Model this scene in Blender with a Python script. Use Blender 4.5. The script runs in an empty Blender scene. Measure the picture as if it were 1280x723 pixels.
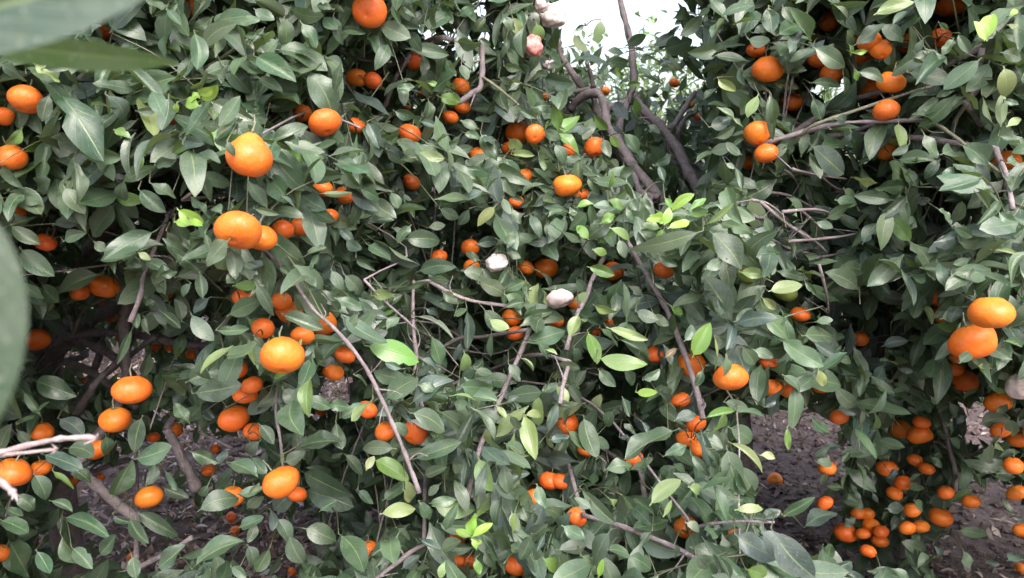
import bpy, math, random
import numpy as np
from mathutils import Vector, Matrix

# ------------------------------------------------------------------ camera, sky, sun, exposure
scene = bpy.context.scene
CAM_Z, PITCH, FPX = 1.4, math.radians(-8.0), 949.0
cam_d = bpy.data.cameras.new('camera')
cam_d.sensor_width = 36.0
cam_d.lens = 18.0 * FPX / 640.0
cam_d.clip_start, cam_d.clip_end = 0.02, 500
cam_d.dof.use_dof = True
cam_d.dof.focus_distance = 1.45
cam_d.dof.aperture_fstop = 9.0
cam = bpy.data.objects.new('camera', cam_d)
scene.collection.objects.link(cam)
cam.location = (0, 0, CAM_Z)
cam.rotation_euler = (math.pi / 2 + PITCH, 0, 0)
scene.camera = cam

SUN_EL, SUN_AZ = math.radians(44), math.radians(160)    # azimuth clockwise from +Y: veiled sun high behind the viewer, to the right
SUN_STRENGTH, SKY_STRENGTH, EXPOSURE = 1.0, 0.15, 1.42
world = bpy.data.worlds.new('World')
scene.world = world
world.use_nodes = True
wn = world.node_tree
wn.nodes.clear()
w_out = wn.nodes.new('ShaderNodeOutputWorld')
w_bg = wn.nodes.new('ShaderNodeBackground')
w_sky = wn.nodes.new('ShaderNodeTexSky')
w_hsv = wn.nodes.new('ShaderNodeHueSaturation')
w_sky.sky_type = 'NISHITA'
w_sky.sun_disc = False
w_sky.sun_elevation = SUN_EL
w_sky.sun_rotation = SUN_AZ
w_sky.dust_density = 4.0
w_sky.air_density = 1.2
w_hsv.inputs['Saturation'].default_value = 0.55
w_bg.inputs['Strength'].default_value = SKY_STRENGTH
wn.links.new(w_sky.outputs[0], w_hsv.inputs['Color'])
# a veiled sky is about three times as bright overhead as near the horizon
w_tc = wn.nodes.new('ShaderNodeTexCoord'); w_sep = wn.nodes.new('ShaderNodeSeparateXYZ'); w_mr = wn.nodes.new('ShaderNodeMapRange')
w_mr.inputs[1].default_value, w_mr.inputs[2].default_value = 0.0, 0.9
w_mr.inputs[3].default_value, w_mr.inputs[4].default_value = 0.85, 1.55
w_mul = wn.nodes.new('ShaderNodeVectorMath'); w_mul.operation = 'SCALE'
wn.links.new(w_tc.outputs['Generated'], w_sep.inputs[0])
wn.links.new(w_sep.outputs['Z'], w_mr.inputs[0])
wn.links.new(w_hsv.outputs[0], w_mul.inputs[0])
wn.links.new(w_mr.outputs[0], w_mul.inputs['Scale'])
wn.links.new(w_mul.outputs[0], w_bg.inputs['Color'])
wn.links.new(w_bg.outputs[0], w_out.inputs['Surface'])
sun_d = bpy.data.lights.new('sun', 'SUN')
sun_d.energy = SUN_STRENGTH
sun_d.angle = math.radians(40)
sun_d.color = (1.0, 0.96, 0.90)
sun = bpy.data.objects.new('sun', sun_d)
scene.collection.objects.link(sun)
to_sun = Vector((math.sin(SUN_AZ) * math.cos(SUN_EL), math.cos(SUN_AZ) * math.cos(SUN_EL), math.sin(SUN_EL)))
sun.rotation_euler = to_sun.to_track_quat('Z', 'Y').to_euler()
sun.location = to_sun * 20
scene.view_settings.view_transform = 'Standard'
scene.view_settings.look = 'None'
scene.view_settings.gamma = 1.0
scene.view_settings.use_curve_mapping = False
scene.view_settings.exposure = EXPOSURE
scene.render.engine = 'CYCLES'
scene.cycles.max_bounces = 8
scene.cycles.transmission_bounces = 4

RNG = np.random.default_rng(11)
random.seed(5)
cp, sp = math.cos(PITCH), math.sin(PITCH)
AX_R = np.array([1.0, 0, 0]); AX_F = np.array([0, cp, sp]); AX_U = np.array([0, -sp, cp])
CAM = np.array([0, 0, CAM_Z])

def P(px, py, d):
    """the point at depth d metres along the camera axis that the photo (1280 x 723) shows at px, py"""
    px = np.asarray(px, float); py = np.asarray(py, float); d = np.asarray(d, float)
    x = (px - 640) / FPX * d
    y = (361.5 - py) / FPX * d
    return CAM + x[..., None] * AX_R + y[..., None] * AX_U + d[..., None] * AX_F

def proj(p):
    q = np.asarray(p, float) - CAM
    d = q @ AX_F
    return 640 + FPX * (q @ AX_R) / d, 361.5 - FPX * (q @ AX_U) / d, d

def ground_depth(py):
    t = (361.5 - np.asarray(py, float)) / FPX
    dz = t * AX_U[2] + AX_F[2]
    return np.where(dz < -0.02, CAM_Z / np.maximum(-dz, 0.02), 70.0)

# distance of the leafy front of the trees, read off the sizes of fruit and leaves
CTRL = np.array([
 (0,0,1.1),(150,100,1.15),(310,200,1.08),(300,290,1.08),(0,300,1.2),(60,450,1.7),(150,480,1.4),(350,440,1.15),(400,150,1.35),
 (460,10,1.3),(550,60,1.6),(580,300,1.6),(520,520,1.3),(340,600,1.35),(100,650,1.5),(430,640,1.5),(640,160,1.7),(700,230,1.6),
 (780,100,2.2),(690,340,1.6),(620,600,1.4),(710,520,1.5),(850,400,1.35),(880,300,1.25),(910,470,1.3),(850,660,1.15),(980,690,.95),
 (950,560,1.3),(950,90,1.4),(950,180,1.5),(1100,100,1.4),(1200,50,1.25),(1250,250,1.2),(1230,400,1.15),(1050,300,1.48),
 (1080,420,1.5),(1140,560,1.9),(1070,650,2.0),(1190,640,1.8),(1270,560,1.5),(1160,450,1.6),(1000,420,1.35),(740,680,1.2),
 (-200,300,1.3),(1480,300,1.3),(640,-200,1.6),(300,-200,1.3),(1000,-200,1.4)], float)
def D(px, py):
    px = np.atleast_1d(np.asarray(px, float)); py = np.atleast_1d(np.asarray(py, float))
    r2 = (px[:, None] - CTRL[:, 0]) ** 2 + (py[:, None] - CTRL[:, 1]) ** 2
    w = 1.0 / (r2 + 900.0) ** 1.5
    return (w * CTRL[:, 2]).sum(1) / w.sum(1)

def D1(px, py):
    return float(D(px, py)[0])

# ------------------------------------------------------------------ small helpers
def tag(o, label=None, cat=None, group=None, kind=None):
    if label: o['label'] = label
    if cat: o['category'] = cat
    if group: o['group'] = group
    if kind: o['kind'] = kind
    return o

def link(o, parent=None):
    scene.collection.objects.link(o)
    if parent is not None: o.parent = parent
    return o

def empty(name, loc=(0, 0, 0)):
    o = bpy.data.objects.new(name, None)
    o.location = loc
    o.empty_display_size = 0.1
    return link(o)

def nrm(v):
    v = np.asarray(v, float)
    return v / np.maximum(np.linalg.norm(v, axis=-1, keepdims=True), 1e-9)

def np_mesh(name, verts, faces, attrs=None, smooth=True, mat=None):
    """faces: (n,4) int array of quads or list of index lists"""
    me = bpy.data.meshes.new(name)
    verts = np.asarray(verts, np.float32)
    if isinstance(faces, np.ndarray):
        n = len(faces)
        k = faces.shape[1]
        me.vertices.add(len(verts)); me.vertices.foreach_set('co', verts.ravel())
        me.loops.add(n * k); me.loops.foreach_set('vertex_index', faces.astype(np.int32).ravel())
        me.polygons.add(n)
        me.polygons.foreach_set('loop_start', np.arange(0, n * k, k, dtype=np.int32))
        me.update(calc_edges=True)
    else:
        me.from_pydata(verts.tolist(), [], faces)
    for an, (typ, dat) in (attrs or {}).items():
        a = me.attributes.new(an, typ, 'POINT')
        key = 'color' if typ == 'FLOAT_COLOR' else 'value'
        a.data.foreach_set(key, np.asarray(dat, np.float32).ravel())
    if smooth:
        me.polygons.foreach_set('use_smooth', np.ones(len(me.polygons), dtype=bool))
    if mat: me.materials.append(mat)
    return me

# ------------------------------------------------------------------ materials
def new_mat(name):
    m = bpy.data.materials.new(name)
    m.use_nodes = True
    nt = m.node_tree
    nt.nodes.clear()
    out = nt.nodes.new('ShaderNodeOutputMaterial')
    return m, nt, out

class NB:
    """terse node building"""
    def __init__(s, nt): s.nt = nt
    def n(s, t, **kw):
        o = s.nt.nodes.new(t)
        for k, v in kw.items(): setattr(o, k, v)
        return o
    def set(s, sock, v):
        if isinstance(v, bpy.types.NodeSocket): s.nt.links.new(v, sock)
        else: sock.default_value = v
    def math(s, op, a, b=0.0, clamp=False):
        o = s.n('ShaderNodeMath', operation=op); o.use_clamp = clamp
        s.set(o.inputs[0], a); s.set(o.inputs[1], b)
        return o.outputs[0]
    def mix(s, f, a, b, blend='MIX'):
        o = s.n('ShaderNodeMix', data_type='RGBA', blend_type=blend)
        s.set(o.inputs[0], f); s.set(o.inputs[6], a); s.set(o.inputs[7], b)
        return o.outputs[2]
    def noise(s, vec, scale, detail=3, rough=0.5):
        o = s.n('ShaderNodeTexNoise')
        if vec is not None: s.set(o.inputs['Vector'], vec)
        o.inputs['Scale'].default_value = scale; o.inputs['Detail'].default_value = detail
        o.inputs['Roughness'].default_value = rough
        return o.outputs[0]
    def ramp(s, f, lo, hi):
        o = s.n('ShaderNodeMapRange'); o.clamp = True
        s.set(o.inputs[0], f); o.inputs[1].default_value = lo; o.inputs[2].default_value = hi
        return o.outputs[0]
    def attr(s, name):
        return s.n('ShaderNodeAttribute', attribute_name=name)
    def bump(s, h, strength, dist):
        o = s.n('ShaderNodeBump'); s.set(o.inputs['Height'], h)
        o.inputs['Strength'].default_value = strength; o.inputs['Distance'].default_value = dist
        return o.outputs[0]

def rgb(r, g, b): return (r, g, b, 1.0)

def leaf_material(name, dry=False):
    m, nt, out = new_mat(name)
    b = NB(nt)
    col = b.attr('tint').outputs['Color']
    lu = b.attr('lu').outputs['Fac']; lv = b.attr('lv').outputs['Fac']; rn = b.attr('rnd').outputs['Fac']
    geo = b.n('ShaderNodeNewGeometry')
    pos = geo.outputs['Position']
    av = b.math('ABSOLUTE', lv)
    # pale midrib and faint side veins
    mid = b.math('SUBTRACT', 1.0, b.ramp(av, 0.02, 0.07))
    ph = b.math('ADD', b.math('MULTIPLY', lu, 52.0), b.math('MULTIPLY', av, -16.0))
    vein = b.ramp(b.math('SINE', ph), 0.72, 1.0)
    vein = b.math('MULTIPLY', vein, 0.35)
    # dust and blemishes
    dust = b.ramp(b.noise(pos, 38, 4, 0.65), 0.42, 0.72)
    fine = b.noise(pos, 260, 3, 0.6)
    spots = b.ramp(b.noise(pos, 150, 2, 0.5), 0.68, 0.76)
    c = b.mix(b.math('MULTIPLY', dust, 0.0 if dry else 0.32), col, rgb(.19, .215, .18))
    c = b.mix(b.math('MULTIPLY', b.ramp(fine, 0.3, 0.8), 0.3), c, b.mix(1.0, c, rgb(.55, .55, .55), 'MULTIPLY'))
    c = b.mix(b.math('MULTIPLY', spots, 0.5), c, rgb(.20, .17, .08))
    speck = b.ramp(b.noise(pos, 520, 2, 0.5), 0.64, 0.72)
    c = b.mix(b.math('MULTIPLY', speck, 0.0 if dry else 0.45), c, rgb(.36, .38, .33))
    blotch = b.ramp(b.noise(pos, 24, 5, 0.75), 0.60, 0.70)
    c = b.mix(b.math('MULTIPLY', blotch, 0.0 if dry else 0.35), c, rgb(.17, .20, .08))
    c = b.mix(b.math('MULTIPLY', vein, 0.5), c, b.mix(0.6, c, rgb(.22, .27, .12)))
    c = b.mix(b.math('MULTIPLY', mid, 0.6), c, rgb(.23, .29, .12) if not dry else rgb(.2, .14, .1))
    under = b.mix(0.55, c, rgb(.17, .22, .105) if not dry else rgb(.42, .34, .28))
    cc = b.mix(geo.outputs['Backfacing'], c, under)
    bs = b.n('ShaderNodeBsdfPrincipled')
    b.set(bs.inputs['Base Color'], cc)
    rough = b.math('ADD', 0.29, b.math('MULTIPLY', dust, 0.24))
    rough = b.math('ADD', rough, b.math('MULTIPLY', geo.outputs['Backfacing'], 0.2))
    b.set(bs.inputs['Roughness'], 0.75 if dry else rough)
    bs.inputs['Specular IOR Level'].default_value = 0.25 if dry else 0.6
    h = b.math('ADD', b.math('MULTIPLY', b.noise(pos, 90, 3), 0.6), b.math('MULTIPLY', b.math('ADD', vein, mid), -0.5))
    nm = b.bump(h, 0.35, 0.0016)
    b.set(bs.inputs['Normal'], nm)
    tr = b.n('ShaderNodeBsdfTranslucent')
    b.set(tr.inputs['Color'], b.mix(0.5, cc, rgb(.22, .34, .03) if not dry else rgb(.2, .12, .05)))
    mx = b.n('ShaderNodeMixShader')
    mx.inputs[0].default_value = 0.22
    nt.links.new(bs.outputs[0], mx.inputs[1]); nt.links.new(tr.outputs[0], mx.inputs[2])
    nt.links.new(mx.outputs[0], out.inputs['Surface'])
    return m

def bark_material(name, c1, c2, c3):
    m, nt, out = new_mat(name)
    b = NB(nt)
    geo = b.n('ShaderNodeNewGeometry'); pos = geo.outputs['Position']
    f = b.noise(pos, 45, 5, 0.65)
    g = b.noise(pos, 170, 3, 0.6)
    c = b.mix(b.ramp(f, 0.35, 0.65), rgb(*c1), rgb(*c2))
    c = b.mix(b.ramp(g, 0.56, 0.72), c, rgb(*c3))
    bs = b.n('ShaderNodeBsdfPrincipled')
    b.set(bs.inputs['Base Color'], c)
    bs.inputs['Roughness'].default_value = 0.8
    b.set(bs.inputs['Normal'], b.bump(b.math('ADD', f, b.math('MULTIPLY', g, 0.5)), 0.7, 0.003))
    nt.links.new(bs.outputs[0], out.inputs['Surface'])
    return m

def peel_material():
    m, nt, out = new_mat('mandarin_peel')
    b = NB(nt)
    oi = b.n('ShaderNodeObjectInfo')
    tc = b.n('ShaderNodeTexCoord'); pos = tc.outputs['Object']
    big = b.noise(pos, 1.3, 3, 0.5)
    c = b.mix(b.ramp(big, 0.35, 0.7), oi.outputs['Color'], b.mix(1.0, oi.outputs['Color'], rgb(.95, .70, .6), 'MULTIPLY'))
    speck = b.ramp(b.noise(pos, 16, 2, 0.5), 0.68, 0.75)
    c = b.mix(b.math('MULTIPLY', speck, 0.35), c, rgb(.35, .12, .03))
    dust = b.ramp(b.noise(pos, 3.5, 4, 0.7), 0.5, 0.75)
    c = b.mix(b.math('MULTIPLY', dust, 0.22), c, rgb(.50, .36, .27))
    sx = b.n('ShaderNodeSeparateXYZ'); b.set(sx.inputs[0], pos)
    green = b.math('MULTIPLY', b.ramp(sx.outputs['Z'], 0.45, 0.85), b.ramp(b.noise(pos, 2.4, 3), 0.4, 0.65))
    c = b.mix(b.math('MULTIPLY', green, 0.45), c, rgb(.42, .30, .04))
    scar = b.ramp(b.noise(pos, 5, 5, 0.75), 0.66, 0.72)
    c = b.mix(b.math('MULTIPLY', scar, 0.5), c, rgb(.30, .17, .08))
    vor = b.n('ShaderNodeTexVoronoi'); b.set(vor.inputs['Vector'], pos); vor.inputs['Scale'].default_value = 22
    pores = b.ramp(vor.outputs['Distance'], 0.0, 0.35)
    bs = b.n('ShaderNodeBsdfPrincipled')
    b.set(bs.inputs['Base Color'], c)
    bs.inputs['Roughness'].default_value = 0.42
    bs.inputs['Specular IOR Level'].default_value = 0.45
    bs.inputs['Subsurface Weight'].default_value = 0.0
    hh = b.math('ADD', b.math('MULTIPLY', pores, 0.6), b.noise(pos, 6, 3))
    b.set(bs.inputs['Normal'], b.bump(hh, 0.55, 0.0012))
    nt.links.new(bs.outputs[0], out.inputs['Surface'])
    return m

def mould_material():
    m, nt, out = new_mat('mouldy_peel')
    b = NB(nt)
    oi = b.n('ShaderNodeObjectInfo')
    tc = b.n('ShaderNodeTexCoord'); pos = tc.outputs['Object']
    f = b.ramp(b.noise(pos, 2.2, 5, 0.7), 0.40, 0.72)
    g = b.ramp(b.noise(pos, 7, 4, 0.7), 0.52, 0.66)
    c = b.mix(f, oi.outputs['Color'], rgb(.62, .53, .54))
    c = b.mix(b.math('MULTIPLY', g, 0.55), c, rgb(.34, .18, .15))
    bs = b.n('ShaderNodeBsdfPrincipled')
    b.set(bs.inputs['Base Color'], c)
    bs.inputs['Roughness'].default_value = 0.9
    b.set(bs.inputs['Normal'], b.bump(b.noise(pos, 9, 5, 0.7), 0.6, 0.0012))
    nt.links.new(bs.outputs[0], out.inputs['Surface'])
    return m

def soil_material():
    m, nt, out = new_mat('soil')
    b = NB(nt)
    geo = b.n('ShaderNodeNewGeometry'); pos = geo.outputs['Position']
    f = b.noise(pos, 9, 6, 0.65); g = b.noise(pos, 60, 4, 0.7)
    c = b.mix(b.ramp(f, 0.35, 0.65), rgb(.075, .052, .053), rgb(.15, .107, .107))
    c = b.mix(b.ramp(g, 0.55, 0.7), c, rgb(.24, .18, .175))
    c = b.mix(b.ramp(b.noise(pos, 22, 3), 0.6, 0.7), c, rgb(.075, .055, .05))
    bs = b.n('ShaderNodeBsdfPrincipled')
    b.set(bs.inputs['Base Color'], c)
    bs.inputs['Roughness'].default_value = 0.95
    b.set(bs.inputs['Normal'], b.bump(b.math('ADD', f, b.math('MULTIPLY', g, 0.4)), 1.0, 0.03))
    nt.links.new(bs.outputs[0], out.inputs['Surface'])
    return m

M_LEAF = leaf_material('citrus_leaf')
M_DRY = leaf_material('dry_leaf', True)
M_BARK = bark_material('bark', (.145, .115, .125), (.25, .205, .215), (.33, .295, .285))
M_TWIG = bark_material('green_twig', (.13, .13, .09), (.20, .20, .14), (.26, .24, .2))
M_DEAD = bark_material('dead_wood', (.25, .185, .185), (.38, .305, .30), (.48, .41, .40))
M_PEEL = peel_material()
M_MOULD = mould_material()
M_SOIL = soil_material()
def plain(name, c, rough=0.6):
    m, nt, out = new_mat(name)
    b = NB(nt)
    tc = b.n('ShaderNodeTexCoord')
    f = b.noise(tc.outputs['Object'], 5, 3)
    bs = b.n('ShaderNodeBsdfPrincipled')
    b.set(bs.inputs['Base Color'], b.mix(f, rgb(*c), rgb(*[x * 0.6 for x in c])))
    bs.inputs['Roughness'].default_value = rough
    nt.links.new(bs.outputs[0], out.inputs['Surface'])
    return m
M_CALYX = plain('calyx_green', (.13, .17, .06))

# ------------------------------------------------------------------ leaves
TONES = {  # intrinsic leaf colours
 0: (.050, .094, .053), 1: (.078, .126, .074), 2: (.23, .41, .05), 3: (.20, .265, .10), 4: (.16, .20, .10),
 9: (.075, .135, .045), 8: (.045, .088, .06), 5: (.056, .090, .080), 6: (.16, .11, .07), 7: (.125, .24, .05)}

def leaf_template(nu, nv):
    us = np.linspace(0, 1, nu)
    vs = np.linspace(-1, 1, nv)
    U, V = np.meshgrid(us, vs, indexing='ij')
    idx = np.arange(nu * nv).reshape(nu, nv)
    q = np.stack([idx[:-1, :-1], idx[1:, :-1], idx[1:, 1:], idx[:-1, 1:]], -1).reshape(-1, 4)
    return U.ravel(), V.ravel(), q
T_HI = leaf_template(12, 7)
T_MID = leaf_template(9, 5)
T_LO = leaf_template(6, 3)

class Leaves:
    """collects leaves (base, direction, normal, length, width, tone) and turns them into one mesh"""
    def __init__(s): s.B = []; s.A = []; s.N = []; s.L = []; s.W = []; s.C = []; s.K = []; s.calm = False
    def add(s, base, a, n, L, W, tone, curl=None):
        s.B.append(base); s.A.append(a); s.N.append(n); s.L.append(L); s.W.append(W)
        c = np.array(TONES[tone]) * RNG.uniform(0.78, 1.22) * (1 + RNG.normal(0, 0.06, 3))
        s.C.append(c); s.K.append((RNG.uniform(-0.18, 0.42) if RNG.random() < .75 else RNG.uniform(.35, 1.0)) if curl is None else curl)
    def arrays(s, tmpl, dry=False):
        U, V, q = tmpl
        n = len(s.B)
        B = np.array(s.B); A = nrm(np.array(s.A)); N = np.array(s.N)
        N = nrm(N - (N * A).sum(1, keepdims=True) * A)
        S = np.cross(N, A)
        L = np.array(s.L)[:, None]; W = np.array(s.W)[:, None]; K = np.array(s.K)[:, None]
        u = U[None]; v = V[None]
        pk = RNG.uniform(0.80, 1.10, (n, 1))                       # where the leaf is widest
        pet = 0.10                                                 # share of the length that is leaf stalk
        t = np.clip((u - pet) / (1 - pet), 0, 1)
        w = np.sin(np.pi * np.clip(t, 0, 1) ** pk) ** 0.62 * (1 - 0.22 * t ** 3)
        w = np.maximum(w * W * 0.5, 0.0009 * (1 - t))
        # some leaves are chewed at the edge
        bite = np.where(RNG.random((n, 1)) < (.0 if s.calm else .16), RNG.uniform(.25, .8, (n, 1)), 0)
        bu = RNG.uniform(.25, .9, (n, 1)); bw = RNG.uniform(.03, .09, (n, 1)); bs_ = RNG.choice([-1, 1], (n, 1))
        w = w * (1 - bite * np.exp(-((t - bu) / bw) ** 2) * (v * bs_ > 0))
        # pointed tip
        w = np.where((t > 0.9) & (t < 1), w * 0.86, w)
        fold = (0.04 + 1.0 * RNG.random((n, 1)) ** 2.4) * (2.0 if dry else 1.0)
        rip_a = RNG.uniform(0.0, 0.16, (n, 1)); rip_f = RNG.uniform(5, 11, (n, 1)); rip_p = RNG.uniform(0, 6.28, (n, 1))
        twist = RNG.normal(0, 0.38, (n, 1)) * u
        side = RNG.normal(0, 0.05, (n, 1)) * np.sin(np.pi * u)
        if s.calm: fold, rip_a, twist, side = fold * 0 + .12, rip_a * 0, twist * 0, side * 0
        k = K * (2.2 if dry else 1.0)
        th = k * 1.6 * u                                            # bends along an arc so that it keeps its length
        x = L * np.where(np.abs(k) > 1e-3, np.sin(th) / np.where(np.abs(k) > 1e-3, k * 1.6, 1), u)
        zc = -L * np.where(np.abs(k) > 1e-3, (1 - np.cos(th)) / np.where(np.abs(k) > 1e-3, k * 1.6, 1), 0)
        y = v * w * np.cos(fold)
        z = np.abs(v) * w * np.sin(fold) + rip_a * W * np.abs(v) * np.sin(rip_f * u + rip_p + v) * np.minimum(1, 8 * t * (1 - t))
        y2 = y * np.cos(twist) - z * np.sin(twist); z2 = y * np.sin(twist) + z * np.cos(twist)
        X = B[:, None, :] + x[..., None] * A[:, None, :] + (y2 + side * L)[..., None] * S[:, None, :] + (z2 + zc)[..., None] * N[:, None, :]
        nv = len(U)
        F = (q[None] + (np.arange(n) * nv)[:, None, None]).reshape(-1, 4)
        C = np.ones((n, nv, 4)); C[..., :3] = np.clip(np.array(s.C), 0, 0.8)[:, None, :]
        at = {'lu': np.broadcast_to(u, (n, nv)).ravel(), 'lv': np.broadcast_to(v, (n, nv)).ravel(),
              'rnd': np.repeat(RNG.random(n), nv)}
        return X.reshape(-1, 3), F, C.reshape(-1, 4), at

def tube_arrays(pts, rads, sides=7, wob=0.08):
    """a tapered tube along a smoothed polyline"""
    pts = np.asarray(pts, float); rads = np.asarray(rads, float)
    n = len(pts)
    if n > 2:
        out = []; rr = []
        ext = np.vstack([2 * pts[0] - pts[1], pts, 2 * pts[-1] - pts[-2]])
        for i in range(n - 1):
            p0, p1, p2, p3 = ext[i:i + 4]
            for t in np.linspace(0, 1, 5)[:-1]:
                out.append(0.5 * (2 * p1 + (p2 - p0) * t + (2 * p0 - 5 * p1 + 4 * p2 - p3) * t * t + (3 * p1 - p0 - 3 * p2 + p3) * t ** 3))
                rr.append(rads[i] * (1 - t) + rads[i + 1] * t)
        out.append(pts[-1]); rr.append(rads[-1])
        pts, rads = np.array(out), np.array(rr)
    n = len(pts)
    tan = nrm(np.gradient(pts, axis=0))
    ref = np.array([0.31, 0.52, 0.79])
    a = nrm(np.cross(tan, ref)); b = np.cross(tan, a)
    ang = np.linspace(0, 2 * np.pi, sides, endpoint=False)
    r = rads[:, None] * (1 + RNG.normal(0, wob, (n, sides)))
    r *= 1 + RNG.normal(0, wob, (n, 1))
    X = pts[:, None, :] + r[..., None] * (np.cos(ang)[None, :, None] * a[:, None, :] + np.sin(ang)[None, :, None] * b[:, None, :])
    i = np.arange(n - 1)[:, None] * sides; j = np.arange(sides)[None]; j2 = (j + 1) % sides
    F = np.stack([i + j, i + j2, i + sides + j2, i + sides + j], -1).reshape(-1, 4)
    # close both ends
    V = np.vstack([X.reshape(-1, 3), pts[:1], pts[-1:]])
    c0 = n * sides; e = (n - 1) * sides
    j = np.arange(0, sides)
    cap = np.stack([np.full(sides, c0), (j + 1) % sides, j, j], -1)
    cap2 = np.stack([np.full(sides, c0 + 1), e + j, e + (j + 1) % sides, e + (j + 1) % sides], -1)
    return V, F, cap[:, :3], cap2[:, :3]

class Tubes:
    def __init__(s): s.V = []; s.F = []; s.n = 0
    def add(s, pts, rads, sides=7, wob=0.08):
        V, F, c0, c1 = tube_arrays(pts, rads, sides, wob)
        s.F += (F + s.n).tolist() + (c0 + s.n).tolist() + (c1 + s.n).tolist()
        s.V.append(V); s.n += len(V)
    def build(s, name, mat, parent=None):
        me = np_mesh(name, np.vstack(s.V), s.F, None, True, mat)
        return link(bpy.data.objects.new(name, me), parent)

def build_leaves(name, lv, tmpl, parent=None, stems=None, mat=None, dry=False, more=()):
    """leaves and the twig they sit on, as one mesh"""
    V, F, C, at = lv.arrays(tmpl, dry)
    for lv2, tm2 in more:
        V2, F2, C2, at2 = lv2.arrays(tm2, dry)
        F = np.vstack([F, F2 + len(V)]); V = np.vstack([V, V2]); C = np.vstack([C, C2])
        at = {a: np.concatenate([at[a], at2[a]]) for a in at}
    if stems is not None and stems.n:
        V2 = np.vstack(stems.V); k = len(V)
        me = bpy.data.meshes.new(name)
        faces = F.tolist() + [[i + k for i in f] for f in stems.F]
        me.from_pydata(np.vstack([V, V2]).tolist(), [], faces)
        m2 = len(V2)
        C = np.vstack([C, np.tile([.14, .15, .09, 1], (m2, 1))])
        at = {a: np.concatenate([d, np.full(m2, 0.5)]) for a, d in at.items()}
    else:
        me = np_mesh(name, V, F)
    a = me.attributes.new('tint', 'FLOAT_COLOR', 'POINT'); a.data.foreach_set('color', C.astype(np.float32).ravel())
    for an, d in at.items():
        a = me.attributes.new(an, 'FLOAT', 'POINT'); a.data.foreach_set('value', d.astype(np.float32).ravel())
    me.polygons.foreach_set('use_smooth', np.ones(len(me.polygons), dtype=bool))
    me.materials.append(mat or M_LEAF)
    return link(bpy.data.objects.new(name, me), parent)
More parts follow.
